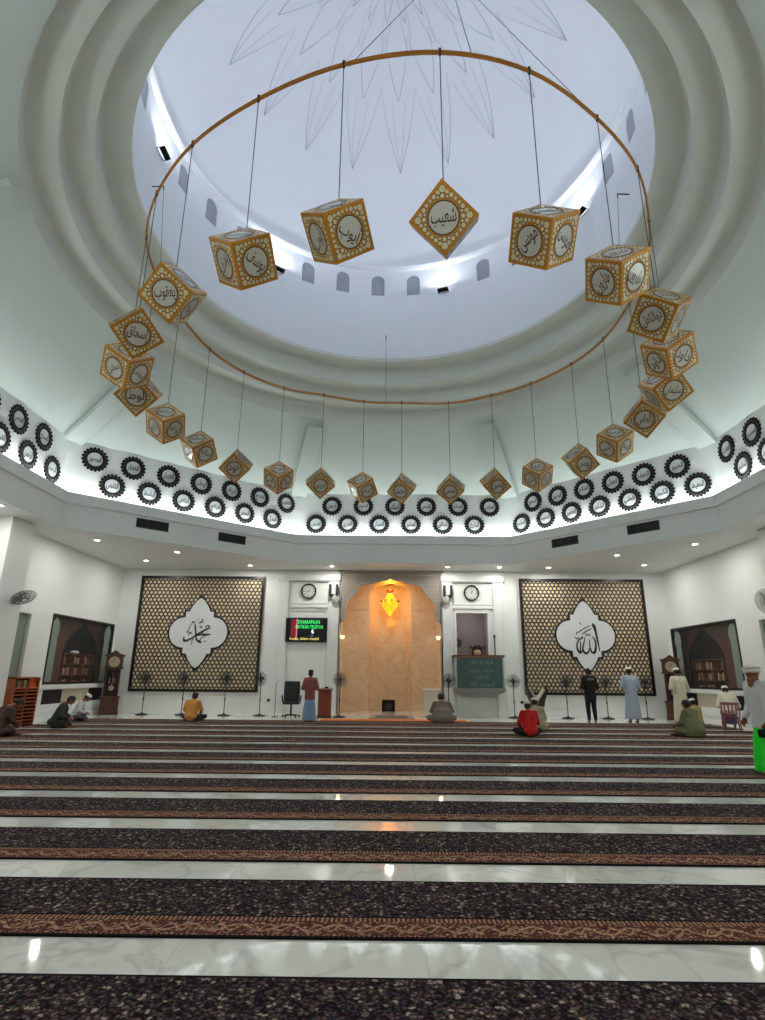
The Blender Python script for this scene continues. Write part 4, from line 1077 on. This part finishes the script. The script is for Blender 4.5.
# ------------------------------------------------------------------ television
o = thing('television', 'flat television with green and yellow words on the wall left of the mihrab', 'television', (-3.56, YW-.02, 3.33))
MB().box(-.88, .88, -.09, -.03, -.5, .5).build('bezel', BLACKM, o, bevel=.008)
MB().box(-.3, .3, -.03, 0, -.2, .2).build('mount', STEELD, o)
scn = MB().box(-.84, .84, -.094, -.091, -.46, .46).build('screen', TVBLK, o)
def lit(nm, c_, e): return mat(nm, c_, .5, emit=c_, estr=e)
for tx, x, z, w_, h_, m_ in [('DIHARAPKAN', .12, .32, .9, .16, lit('text_green', (50, 225, 110), 1.1)), ('MATIKAN TELEFON', .14, .12, 1.12, .15, lit('text_green', (50, 225, 110), 1.1)), ('ketika dalam masjid', -.05, -.37, 1.25, .14, lit('text_yellow', (240, 220, 120), .9))]:
    vs, fs = text_mesh(tx, w_, h_, res=1, stretch=1.6); MB().add([(a+x, -.098, c2+z) for a, c2, _ in vs], fs).build('screen_text', m_, scn)
MB().box(-.4, -.36, -.097, -.0945, -.42, .44).box(-.39, -.37, -.0975, -.0945, -.1, .46).build('screen_stripe', lit('stripe_pink', (200, 120, 130), .7), scn)
MB().box(-.62, -.4, -.097, -.0945, -.3, .44).build('screen_curtain', lit('curtain_red', (110, 12, 34), .5), scn)
P = [(0, 0), (.07, .05), (.02, .12), (.05, .18), (-.03, .16), (-.05, .08)]
MB().prism([(x+.28, z-.16) for x, z in P], .0945, .097, RX90).build('screen_icon', lit('icon_white', (220, 225, 225), .8), scn)
MB().prism([(.15, -.3), (.3, -.3), (.34, -.2), (.26, -.17), (.2, -.22)], .0945, .097, RX90).build('screen_icon', lit('icon_dim', (70, 60, 90), .5), scn)

# ------------------------------------------------------------------ grandfather clocks
def gclock(x, y, rz, label):
    o = thing('grandfather_clock', label, 'clock', (x, y, 0), rz, 'tall walnut floor clocks')
    MB().box(-.36, .36, -.22, .2, 0, .12).box(-.33, .33, -.2, .2, .12, .62).box(-.36, .36, -.22, .2, .62, .68).build('plinth', WALN, o, bevel=.008)
    b = MB(); b.box(-.27, -.2, -.17, .18, .68, 1.7).box(.2, .27, -.17, .18, .68, 1.7).box(-.2, .2, .14, .18, .68, 1.7).box(-.2, .2, -.17, .14, 1.66, 1.7).build('waist', DARKW, o)
    b = MB(); b.box(-.35, .35, -.21, .2, 1.7, 1.76).box(-.31, .31, -.18, .2, 1.76, 2.18)
    P = [(-.36, 2.18), (-.36, 2.24), (-.2, 2.28), (-.08, 2.36), (0, 2.42), (.08, 2.36), (.2, 2.28), (.36, 2.24), (.36, 2.18)]
    b.prism(P, -.2, .21, RX90); b.build('hood', WALN, o)
    MB().ringprism(circ_pts(.2, 28, 0, 0, 1.97), circ_pts(.17, 28, 0, 0, 1.97), .18, .2, RX90).build('dial_ring', SILV, o)
    MB().prism(circ_pts(.175, 28, 0, 0, 1.97), .18, .19, RX90).build('dial', CLOCKC, o)
    MB().box(-.008, .008, -.196, -.192, 1.97, 2.1).box(-.09, 0, -.196, -.192, 1.962, 1.978).build('hands', BLACK, o)
    b = MB(); b.tube([(0, -.02, 1.62), (0, -.02, 1.0)], .008, 5); b.lathe([(0, -.012), (.1, -.008), (.1, .008), (0, .012)], 20, Matrix.Translation((0, -.03, .98)) @ Matrix.Rotation(PI/2, 4, 'X')); b.build('pendulum', SILV, o)
    for x_ in (-.1, .1, 0.03): MB().tube([(x_, .03, 1.6), (x_, .03, 1.35)], .004, 4).lathe([(0, 0), (.024, 0), (.024, .2), (0, .2)], 10, Matrix.Translation((x_, .03, 1.15))).build('weight', SILV, o)
gclock(-10.98, 23.15, R(22), 'tall walnut grandfather clock in the left front corner')
gclock(10.98, 23.15, R(-22), 'tall walnut grandfather clock in the right front corner')

# ------------------------------------------------------------------ office chair, lectern, table, stand
o = thing('office_chair', 'black high-backed office chair left of the man in the red-brown shirt', 'chair', (-3.82, 22.7, 0), R(8))
o.scale = (1.18, 1.1, 1.06)
b = MB()
for k in range(5):
    a = 2*PI*k/5+.3; b.tube([(0, 0, .1), (.28*math.cos(a), .28*math.sin(a), .06)], .02, 6)
sb_ = b.build('star_base', BLACK, o)
for k in range(5):
    a = 2*PI*k/5+.3; MB().sphere((.28*math.cos(a), .28*math.sin(a), .03), .03, 8, 6).build('castor', BLACK, sb_)
MB().tube([(0, 0, .08), (0, 0, .44)], .03, 8).build('gas_lift', STEELD, o)
MB().box(-.27, .27, -.27, .25, .44, .54).build('seat', mat('black_leather', (24, 24, 26), .4), o, bevel=.04)
MB().box(-.26, .26, .2, .3, .56, 1.26, Matrix.Rotation(R(-6), 4, 'X')).build('backrest', MATS['black_leather'], o, bevel=.04)
for x in (-.3, .3): MB().tube([(x*.9, 0, .48), (x, -.05, .7), (x, .22, .72)], .025, 6).build('armrest', BLACK, o)
tag(MB().tube([(0, 0, 0), (0, 0, 1.25), (.1, -.1, 1.3)], .012, 6).lathe([(0, 0), (.12, 0), (.12, .02), (0, .03)], 16).build('microphone_stand', STEELD, loc=(-4.45, 22.8, 0)), 'thin black microphone stand left of the office chair', 'stand')
o = thing('wooden_lectern', 'red-brown wooden lectern right of the man in the red-brown shirt', 'lectern', (-2.55, 22.75, 0))
MB().box(-.24, .24, -.2, .2, .04, .98).build('body', REDW, o, bevel=.01)
MB().box(-.28, .28, -.24, .24, .98, 1.04, Matrix.Rotation(R(4), 4, 'X')).build('top', REDW, o, bevel=.008)
MB().box(-.26, .26, -.22, .22, 0, .05).build('plinth', DARKW, o)
MB().box(-.2, -.01, -.212, -.2, .12, .9).box(.01, .2, -.212, -.2, .12, .9).build('door_panel', mat('lectern_panel', (132, 60, 36), .4, noise=.2), o)
MB().sphere((.05, -.02, 1.08), .05, 8, 6, sc_=(1.6, 1, .7)).build('microphone', BLACK, o)
o = thing('quran_stand', 'dark wooden folding book stand with flared wings before the right panel', 'book stand', (5.5, 22.6, 0))
o.scale = (.62, .8, .95)
for s in (-1, 1):
    P = [(s*.05, .55), (s*.12, .62), (s*.5, 1.15), (s*.62, 1.3), (s*.6, 1.05), (s*.42, .72), (s*.36, .5), (s*.1, .45)]
    MB().prism(P, -.3, .25, RX90).build('wing', DARKW, o)
    MB().prism([(0, .52), (s*.34, 0), (s*.44, 0), (s*.12, .55)], -.28, .22, RX90).build('leg', DARKW, o)
MB().prism([(-.5, 1.12), (0, .68), (.5, 1.12), (.42, 1.17), (0, .8), (-.42, 1.17)], -.2, .18, RX90).build('open_book', mat('book_pages', (200, 194, 176), .7), o)
o = thing('white_bench', 'small white cabinet behind the man in grey, right jamb of the mihrab', 'cabinet', (1.6, 23.55, 0))
MB().box(-.3, .3, -.2, .2, .05, 1.0).build('body', mat('cabinet_white', (206, 200, 186), .5), o, bevel=.01)
MB().box(-.32, .32, -.22, .22, 1.0, 1.05).build('top', TRIMW, o)
MB().box(-.28, .28, -.18, .18, 0, .05).build('plinth', GREYST, o)
for x, z, n_ in [(-4.95, .55, 'left'), (4.95+.3, .55, 'right')]:
    tag(MB().box(-.05, .05, -.015, 0, -.05, .05).box(-.02, .02, -.03, -.015, -.02, .02).build('wall_socket', BLACK, loc=(x, YW-.001, z)), 'small dark power socket low on the front wall, %s of the mihrab bays' % n_, 'power socket')

# shoe rack left
o = thing('shoe_rack', 'orange wooden pigeonhole rack with two columns of slots beside the left pillar', 'rack', (-11.28, 17.8, 0), 0)
b = MB(); b.box(-.24, .24, -.62, -.58, 0, 1.42).box(-.24, .24, .58, .62, 0, 1.42).box(-.24, .24, -.02, .02, 0, 1.1).box(-.24, .24, -.62, .62, 1.38, 1.42).box(-.24, .24, -.58, .58, 1.08, 1.12).box(-.24, -.21, -.6, .6, 0, 1.4); b.build('carcass', ORW, o)
b = MB()
for k in range(10): b.box(-.22, .24, -.58, .58, .06+k*.105, .085+k*.105)
b.build('shelves', ORW, o)
MB().box(.14, .16, .2, .58, 1.12, 1.38).build('orange_panel', mat('rack_orange', (190, 84, 30), .5), o)
for k in range(6):
    c0 = [(90, 96, 80), (176, 150, 90), (150, 60, 40), (60, 70, 60), (196, 170, 120), (120, 100, 60)][k]
    tag(MB().box(-.08, .08, 0, .045, 0, .2).build('rack_book', mat('rack_book_%d' % k, c0, .6), loc=(-11.15, 17.35+k*.09, 1.121)), 'book standing on the top shelf of the orange rack', 'book', 'books on top of the orange rack')
o = thing('yellow_bag', 'small mustard-yellow hanging bag by the right side window', 'bag', (11.43, 19.1, .95))
MB().box(-.06, .06, -.16, .16, -.4, 0).build('pouch', mat('mustard', (150, 122, 52), .8), o, bevel=.03); MB().tube([(0, -.12, -.02), (0, -.1, .12), (0, .1, .12), (0, .12, -.02)], .012, 5).build('strap', BLACK, o)
# ------------------------------------------------------------------ people
def V(*a): return Vector(a)
def organic(name, prims, m, parent, voxel=.014, smooth=4):
    b = MB()
    for p in prims:
        if p[0] == 'cap':
            _, a, ra, c_, rc = p; a, c_ = Vector(a), Vector(c_); d = c_-a; L_ = max(d.length, 1e-4); q = d.normalized().to_track_quat('Z', 'Y').to_matrix().to_4x4()
            prof = [(1e-6, -ra)]+[(ra*math.sin(t), -ra*math.cos(t)) for t in (PI/6, PI/3)]+[(ra, 0), ((ra+rc)/2, L_/2), (rc, L_)]+[(rc*math.cos(t), L_+rc*math.sin(t)) for t in (PI/6, PI/3)]+[(1e-6, L_+rc)]
            n = 12; vs = [(0, 0, -ra)]
            for r_, z_ in prof[1:-1]: vs += [(r_*math.cos(2*PI*i/n), r_*math.sin(2*PI*i/n), z_) for i in range(n)]
            vs.append((0, 0, L_+rc)); k = len(prof)-2; top = len(vs)-1; fs = []
            for i in range(n): fs += [(0, 1+(i+1) % n, 1+i), (top, top-n+i, top-n+(i+1) % n)]
            for q_ in range(k-1):
                for i in range(n): a0 = 1+q_*n+i; a1 = 1+q_*n+(i+1) % n; fs.append((a0, a1, a1+n, a0+n))
            b.add(vs, fs, Matrix.Translation(a) @ q)
        elif p[0] == 'ell':
            _, c_, rad = p[:3]; Mx = Matrix.Translation(c_) @ (p[3] if len(p) > 3 else Matrix.Identity(4)) @ Matrix.Diagonal((*rad, 1)); b.sphere((0, 0, 0), 1, 18, 12, M=Mx)
        elif p[0] == 'loft':   # rings: (centre, rx, ry)
            n = 24; rg = p[1]; vs = []; fs = []
            for c_, rx, ry in rg:
                for i in range(n):
                    a = 2*PI*i/n; w_ = 1+(p[2] if len(p) > 2 else 0)*math.sin(a*7+c_[2]*2); vs.append((c_[0]+rx*w_*math.cos(a), c_[1]+ry*w_*math.sin(a), c_[2]))
            for q_ in range(len(rg)-1):
                for i in range(n): fs.append((q_*n+i, q_*n+(i+1) % n, q_*n+n+(i+1) % n, q_*n+n+i))
            fs += [tuple(range(n))[::-1], tuple((len(rg)-1)*n+i for i in range(n))]; b.add(vs, fs)
    me0 = b.mesh('tmp'); bm = bmesh.new(); bm.from_mesh(me0); bmesh.ops.recalc_face_normals(bm, faces=bm.faces); bm.to_mesh(me0); bm.free()
    o = bpy.data.objects.new('tmp', me0); C.objects.link(o)
    r_ = o.modifiers.new('r', 'REMESH'); r_.mode = 'VOXEL'; r_.voxel_size = voxel; r_.use_smooth_shade = True
    if smooth: s_ = o.modifiers.new('s', 'SMOOTH'); s_.factor = .5; s_.iterations = smooth
    bpy.context.view_layer.update()
    me = bpy.data.meshes.new_from_object(o.evaluated_get(bpy.context.evaluated_depsgraph_get()))
    bpy.data.objects.remove(o); bpy.data.meshes.remove(me0)
    me.name = name; me.materials.clear(); me.materials.append(m)
    return link(name, me, parent)
def hand(pr, w, d, nrm, s, curl=.5):
    """palm, four fingers of different length and a thumb leaving the side of the palm; w wrist, d direction, nrm palm normal, s=+1 thumb on +side"""
    d = d.normalized(); nrm = (nrm-d*nrm.dot(d)).normalized(); sd = d.cross(nrm)*s
    for k in (-1, 0, 1): pr.append(('cap', w+d*.015+sd*k*.02, .018, w+d*.08+sd*k*.024, .014))
    for k, L_ in enumerate((.072, .082, .076, .06)):
        b0 = w+d*.085+sd*(.033-k*.022); d1 = (d+nrm*curl*.6).normalized(); d2 = (d+nrm*curl*1.8).normalized()
        p1 = b0+d1*L_*.5; pr.append(('cap', b0, .0098, p1, .009)); pr.append(('cap', p1, .009, p1+d2*L_*.5, .0078))
    t0 = w+d*.03+sd*.035; t1 = t0+(d+sd*.9).normalized()*.035; pr.append(('cap', t0, .013, t1, .011)); pr.append(('cap', t1, .011, t1+(d+sd*.2+nrm*.4).normalized()*.03, .009))
def head_prims(pr, neck, h, yaw_=0, nod=0):
    """h = head centre"""
    Rm = Matrix.Rotation(yaw_, 4, 'Z') @ Matrix.Rotation(-nod, 4, 'X'); T = Matrix.Translation(h) @ Rm
    f = lambda x, y, z: T @ Vector((x, y, z))
    pr.append(('cap', neck, .058, f(0, -.02, -.07), .054))
    pr.append(('ell', T.translation, (.076, .094, .108), Rm)); pr.append(('ell', f(0, .03, -.065), (.054, .058, .05), Rm)); pr.append(('ell', f(0, -.02, .015), (.078, .09, .095), Rm))
    pr.append(('cap', f(0, .09, .012), .011, f(0, .108, -.022), .016)); pr.append(('ell', f(0, .088, -.055), (.026, .012, .012), Rm)); pr.append(('ell', f(0, .075, -.098), (.024, .02, .018), Rm))
    for s in (-1, 1):
        pr.append(('ell', f(s*.08, -.005, -.01), (.012, .022, .032), Rm)); pr.append(('ell', f(s*.03, .085, .03), (.02, .01, .008), Rm))
    return f, Rm
def person(label, loc, rz, pose, H=1.72, top=None, topc=(200, 200, 200), robe=False, bottom=None, botc=(40, 40, 44), headw='cap', hatc=(225, 225, 220), sleeve='long', nod=.15, hyaw=0, lean=0, beard=False, pat=0, wide=1, group=None):
    o = thing('person', label, 'person', loc, rz, group); s = H/1.72; o.scale = (wide, 1+(wide-1)*.5, 1)
    J = {}
    if pose == 'stand':
        hz = .93; J['hip'] = V(0, 0, hz); ch = V(0, lean*.3, 1.33)
        J['kn'] = [V(-.1, .02, .5), V(.1, .02, .5)]; J['an'] = [V(-.11, -.02, .09), V(.11, -.02, .09)]; hd = V(0, .03+lean*.5, 1.60)
        J['el'] = [V(-.27, .0, 1.1), V(.27, .0, 1.1)]; J['wr'] = [V(-.07, .22, 1.14), V(.1, .2, 1.1)]
    elif pose == 'walk':
        hz = .93; J['hip'] = V(0, 0, hz); ch = V(0, .02, 1.33)
        J['kn'] = [V(-.1, .08, .5), V(.1, -.02, .5)]; J['an'] = [V(-.11, .08, .09), V(.11, -.14, .1)]; hd = V(0, .06, 1.59)
        J['el'] = [V(-.27, -.02, 1.08), V(.27, -.03, 1.08)]; J['wr'] = [V(-.26, .14, .86), V(.25, .1, .86)]
    elif pose == 'sit':          # cross-legged on the floor
        J['hip'] = V(0, 0, .13); ch = V(0, .06+lean*.3, .52); hd = V(0, .13+lean*.6, .775-lean*.08)
        J['kn'] = [V(-.34, .24, .14), V(.34, .24, .14)]; J['an'] = [V(.12, .34, .07), V(-.12, .38, .07)]
        J['el'] = [V(-.27, .12+lean*.2, .34), V(.27, .12+lean*.2, .34)]; J['wr'] = [V(-.16, .34, .27), V(.16, .34, .27)]
    elif pose == 'kneel':        # sitting back on the heels
        J['hip'] = V(0, 0, .24); ch = V(0, .06+lean*.3, .60); hd = V(0, .14+lean*.6, .85-lean*.12)
        J['kn'] = [V(-.14, .42, .09), V(.14, .42, .09)]; J['an'] = [V(-.1, -.06, .07), V(.1, -.06, .07)]
        J['el'] = [V(-.28, .1, .42), V(.28, .1, .42)]; J['wr'] = [V(-.15, .33, .24), V(.15, .33, .24)]
    else:                        # chair
        J['hip'] = V(0, 0, .54); ch = V(0, .08+lean*.3, .94); hd = V(0, .18+lean*.6, 1.19-lean*.1)
        J['kn'] = [V(-.13, .44, .5), V(.13, .44, .5)]; J['an'] = [V(-.13, .42, .09), V(.13, .42, .09)]
        J['el'] = [V(-.28, .1, .7), V(.28, .1, .7)]; J['wr'] = [V(-.14, .34, .62), V(.14, .34, .62)]
    sh = [ch+V(-.175, 0, .08), ch+V(.175, 0, .08)]; nk = ch+V(0, .0, .13)
    up = (ch-J['hip']).normalized(); hip = J['hip']
    pr = []
    tor = [('cap', hip, .115, hip+(ch-hip)*.5, .115)]
    for sx in (-.05, .05): tor += [('cap', hip+V(sx, 0, 0), .11, ch+V(sx*1.6, 0, -.02), .115)]
    tor += [('cap', sh[0]+V(.02, 0, 0), .062, sh[1]-V(.02, 0, 0), .062), ('cap', ch+V(0, 0, .02), .1, nk, .06)]
    pr += tor
    for i, sg in ((0, -1), (1, 1)):
        pr += [('cap', sh[i], .052, J['el'][i], .040), ('cap', J['el'][i], .040, J['wr'][i], .027)]
        hp = hip+V(sg*.09, 0, -.02)
        pr += [('cap', hp, .085, J['kn'][i], .056), ('cap', J['kn'][i], .055, J['an'][i], .036)]
        fd = V(0, 1, 0) if pose in ('stand', 'walk', 'chair') else (V(-sg*.5, .4, 0) if pose == 'sit' else V(0, -1, 0))
        fz = V(0, 0, -.05); pr += [('cap', J['an'][i]+fz, .035, J['an'][i]+fz*.9+fd.normalized()*.15, .026)]
        d = (J['wr'][i]-J['el'][i]); hd_ = V(-sg*.7, .5, -.25) if pose == 'stand' else (d.normalized()+V(0, .3, -.3))
        hand(pr, J['wr'][i], hd_, V(0, 0, -1) if pose != 'walk' else V(-sg, 0, 0), -sg)
    f, Rm = head_prims(pr, nk, hd, hyaw, nod)
    prs = [tuple(Vector(q)*s if isinstance(q, Vector) else (q*s if isinstance(q, float) else (tuple(z*s for z in q) if isinstance(q, tuple) and k < 3 else q)) for k, q in enumerate(p)) for p in pr]
    organic('body', prs, SKIN, o, .0085, 3)
    def clothe(name, prims, col, vox=.014, key=None, sm=5):
        ps = [tuple(Vector(q)*s if isinstance(q, Vector) else (q*s if isinstance(q, float) else (tuple(z*s for z in q) if k == 2 and isinstance(q, tuple) else q)) for k, q in enumerate(p)) if p[0] != 'loft' else ('loft', [(Vector(a)*s, b1*s, b2*s) for a, b1, b2 in p[1]], *(p[2:])) for p in prims]
        return organic(name, ps, mat('cloth_%d_%d_%d' % col, col, .85, noise=max(.06, pat), nscale=9 if not pat else 22, bump=.3), o, vox, sm)
    # upper garment
    g = []
    e = .022
    g += [('cap', p[1], p[2]+e, p[3], p[4]+e) for p in tor[:3]]+[('cap', tor[3][1], .075, tor[3][3], .075), ('cap', tor[4][1], .11, nk-V(0, 0, .01), .068)]
    for i in (0, 1):
        g.append(('cap', sh[i], .075, J['el'][i], .062))
        if sleeve == 'long': g.append(('cap', J['el'][i], .062, J['el'][i]*.12+J['wr'][i]*.88, .05))
    if pose in ('stand', 'walk'):
        zb = .14 if robe else .72
        g.append(('loft', [(V(0, 0, zb), .25 if robe else .19, .19 if robe else .145), (V(0, 0, (zb+1.0)/2), .215 if robe else .19, .165 if robe else .14), (V(0, 0, 1.0), .175, .135), (ch-V(0, 0, .02), .17, .125)], .03 if robe else .0))
    elif robe:
        if pose == 'sit': g += [('loft', [(V(0, .02, .02), .31, .24), (V(0, .0, .22), .28, .22), (V(0, .03, .4), .23, .17), (ch, .19, .12)]), ('ell', V(0, .12, .12), (.36, .30, .13)), ('cap', V(-.3, .2, .13), .1, V(.3, .2, .13), .1), ('ell', V(0, -.04, .16), (.27, .2, .17))]
        elif pose == 'kneel': g += [('ell', V(0, .02, .17), (.27, .27, .19)), ('cap', V(-.13, .1, .12), .13, V(-.13, .38, .1), .1), ('cap', V(.13, .1, .12), .13, V(.13, .38, .1), .1)]
        else: g += [('cap', hip+V(-.08, 0, 0), .13, J['kn'][0], .09), ('cap', hip+V(.08, 0, 0), .13, J['kn'][1], .09), ('loft', [(V(0, -.14, .28), .22, .04), (V(0, -.13, .6), .2, .05)])]
    else: g.append(('ell', hip+V(0, -.01, .02), (.2, .165, .13)))
    clothe(top or ('robe' if robe else 'shirt'), g, topc)
    if not robe or bottom == 'sarong':
        g = []
        if bottom == 'sarong' and pose in ('stand', 'walk'): g.append(('loft', [(V(0, .0, .05), .25, .20), (V(0, .0, .3), .235, .185), (V(0, 0, .6), .195, .15), (V(0, 0, .7), .175, .13), (V(0, 0, .95), .14, .11)], .02))
        elif bottom == 'sarong' and pose == 'chair': g += [('cap', hip+V(-.06, 0, -.03), .13, J['kn'][0], .1), ('cap', hip+V(.06, 0, -.03), .13, J['kn'][1], .1), ('loft', [(V(0, .42, .16), .22, .13), (V(0, .42, .5), .21, .12)])]
        else:
            for i, sg in ((0, -1), (1, 1)): g += [('cap', hip+V(sg*.09, 0, -.02), .108, J['kn'][i], .078), ('cap', J['kn'][i], .078, J['kn'][i]*.1+J['an'][i]*.9, .058)]
            g.append(('ell', hip, (.18, .14, .12)))
        clothe('sarong' if bottom == 'sarong' else 'trousers', g, botc)
    # hair, hat, beard, face
    P = lambda x, y, z: f(x, y, z)*s
    def part(nm, cs, m, vx=.007, sm=3): return organic(nm, [('ell', P(*c_), tuple(r_*s for r_ in rad), Rm) for c_, rad in cs], m, o, vx, sm)
    if headw != 'turban': part('hair', [((0, -.03, .005), (.092, .086, .092)), ((0, -.012, .04), (.09, .1, .088))], HAIR)
    if headw in ('cap', 'songkok'):
        hh = .095 if headw == 'songkok' else .075
        mcap = mat('hat_%d_%d_%d' % hatc, hatc, .8)
        MB().lathe([(.088*s, 0), (.091*s, .01*s), (.088*s, hh*.8*s), (.078*s, hh*s), (0, (hh+.012)*s)], 24, Matrix.Translation(P(0, -.008, .045)) @ Rm @ Matrix.Diagonal((1, 1.12, 1, 1))).build('cap', mcap, o, smooth=True)
    if headw == 'turban':
        b = MB()
        for k, (r_, z_) in enumerate([(.105, .035), (.112, .06), (.108, .087), (.09, .112)]):
            Mx = Matrix.Translation(P(0, -.01, z_)) @ Rm @ Matrix.Rotation(.22*(-1)**k, 4, 'Y') @ Matrix.Rotation(.12, 4, 'X')
            b.tube([(r_*.9*s*math.cos(2*PI*i/20), r_*1.08*s*math.sin(2*PI*i/20), 0) for i in range(20)], .024*s, 8, closed=True, M=Mx)
        b.sphere((0, 0, 0), .095*s, 14, 10, M=Matrix.Translation(P(0, -.01, .07)) @ Rm, sc_=(1, 1.1, .75)); b.build('turban', mat('turban_white', (218, 214, 204), .85, noise=.08), o, smooth=True)
    if beard: part('beard', [((0, .07, -.1), (.055, .045, .06)), ((0, .085, -.16), (.042, .035, .06)), ((.05, .03, -.07), (.02, .04, .05)), ((-.05, .03, -.07), (.02, .04, .05))], BEARD)
    b = MB()
    for sx in (-.03, .03): b.sphere(P(sx, .088, .014), .011*s, 8, 6, sc_=(1.2, .6, .7))
    b.build('eyes', BLACK, o)
    b = MB(); b.sphere(P(0, .098, -.056), .02*s, 8, 6, sc_=(1, .35, .3)); b.build('mouth', mat('lips', (110, 60, 52), .6), o)
    return o
person('person in dark grey patterned jacket sitting by the left window, hunched forward', (-10.0, 17.7, .013), R(-72), 'sit', 1.74, wide=1.15, topc=(44, 52, 50), botc=(22, 22, 24), headw='none', nod=.5, lean=.35, pat=.5)
person('person in white shirt and white cap seated at the left wall below the window', (-10.68, 20.1, .001), R(-75), 'sit', 1.7, topc=(196, 196, 200), botc=(70, 74, 86), nod=.55, lean=.35)
person('person in orange shirt and dark cap sitting before the left panel', (-6.86, 20.4, .013), R(-6), 'sit', 1.74, wide=1.12, topc=(204, 140, 66), botc=(40, 38, 40), hatc=(60, 54, 50), nod=.35, lean=.1)
person('person standing in long red-brown shirt and blue sarong with black cap', (-2.87, 20.7, .013), R(4), 'stand', 1.68, topc=(142, 78, 70), botc=(122, 148, 176), bottom='sarong', headw='songkok', hatc=(24, 22, 22), nod=.15)
person('person in grey-brown robe sitting bowed at the right jamb of the mihrab', (1.74, 20.8, .013), R(0), 'sit', 1.76, wide=1.3, robe=True, topc=(112, 102, 92), headw='songkok', hatc=(24, 22, 22), nod=.6, lean=.25)
person('person in bright red shirt and white cap sitting in front of the man in khaki', (3.68, 16.35, .013), R(6), 'sit', 1.72, topc=(186, 14, 18), botc=(26, 26, 30), nod=.1, hatc=(196, 190, 168))
person('person in khaki shirt and white cap sitting behind the man in red', (4.3, 18.1, .013), R(-4), 'sit', 1.78, topc=(158, 148, 116), botc=(34, 32, 32), nod=.15, robe=True)
p8 = person('person standing in black T-shirt with white back print and black trousers', (7.0, 21.05, .013), R(3), 'stand', 1.84, topc=(20, 20, 22), botc=(22, 22, 26), headw='none', sleeve='short', nod=.2)
vs, fs = text_mesh('CREW', .26, .07, res=1)
MB().add([(a, -.158, c2+1.47) for a, c2, _ in vs], fs).build('back_print', mat('print_white', (170, 175, 180), .7), p8)
person('person standing in pale blue-grey robe and white cap before the right panel', (8.47, 21.1, .013), R(2), 'stand', 1.88, wide=1.08, robe=True, topc=(158, 172, 188), nod=.25)
person('person standing in cream-white robe and white cap beside the right floor clock', (9.8, 20.3, .013), R(14), 'stand', 1.86, wide=1.15, robe=True, topc=(206, 202, 178), nod=.3)
person('person with dark hair in olive-green shirt sitting, nearest of the right-hand group', (8.3, 16.75, .013), R(28), 'sit', 1.84, wide=1.1, topc=(98, 104, 70), botc=(36, 36, 34), headw='none', nod=.3, robe=True)
person('person in yellow-khaki shirt and white cap sitting between olive shirt and pink chair', (10.0, 19.75, .013), R(20), 'sit', 1.7, topc=(160, 146, 84), botc=(110, 92, 120), nod=.3)
person('person in white shirt and violet sarong seated on the pink plastic chair', (10.45, 18.65, .013), R(-24), 'chair', 1.74, topc=(212, 208, 190), botc=(120, 98, 130), bottom='sarong', nod=.4, lean=.3)
p14 = person('person with white turban, beard, white shirt and bright green sarong at right edge', (6.3, 10.45, .013), R(98), 'walk', 1.78, wide=1.1, topc=(206, 208, 206), botc=(16, 226, 36), bottom='sarong', headw='turban', beard=True, nod=.15)
MB().box(-.05, .05, -.02, .16, -.1, .03).build('dark_bag', BLACK, p14, loc=(-.25, .16, .72), bevel=.02)
person('person in dark brown clothes crouching at the left photo edge by the rack', (-10.12, 15.2, .013), R(-30), 'sit', 1.8, wide=1.2, topc=(58, 36, 28), robe=True, headw='none', nod=.9, lean=.5)
o = thing('plastic_chair', 'pink plastic chair under the seated man in white shirt and violet sarong', 'chair', (10.45, 18.65, .013), R(-24))
PK = mat('pink_plastic', (150, 84, 92), .4)
MB().box(-.22, .22, -.22, .22, .39, .42).build('seat', PK, o, bevel=.01)
b = MB()
for k in range(4): b.box(-.17+k*.1, -.13+k*.1, -.28, -.255, .45, .76)
b.box(-.24, .24, -.29, -.25, .76, .84); b.tube([(-.23, -.24, .4), (-.23, -.27, .8)], .02, 6); b.tube([(.23, -.24, .4), (.23, -.27, .8)], .02, 6); b.build('backrest', PK, o)
for x in (-.21, .21):
    for y in (-.21, .2): MB().tube([(x*1.1, y*1.1, 0), (x, y, .4)], .02, 8).build('leg', PK, o)


# ------------------------------------------------------------------ world and view
wd = bpy.data.worlds.new('world'); sc.world = wd; wd.use_nodes = True
wd.node_tree.nodes['Background'].inputs[0].default_value = (.5, .52, .52, 1); wd.node_tree.nodes['Background'].inputs[1].default_value = .1
vs_ = sc.view_settings
sc.view_settings.view_transform = 'Standard'; sc.view_settings.look = 'None'; sc.view_settings.gamma = 1; sc.view_settings.use_curve_mapping = False
sc.view_settings.exposure = .28
sc.cycles.max_bounces = 8; sc.cycles.diffuse_bounces = 6; sc.cycles.use_denoising = True
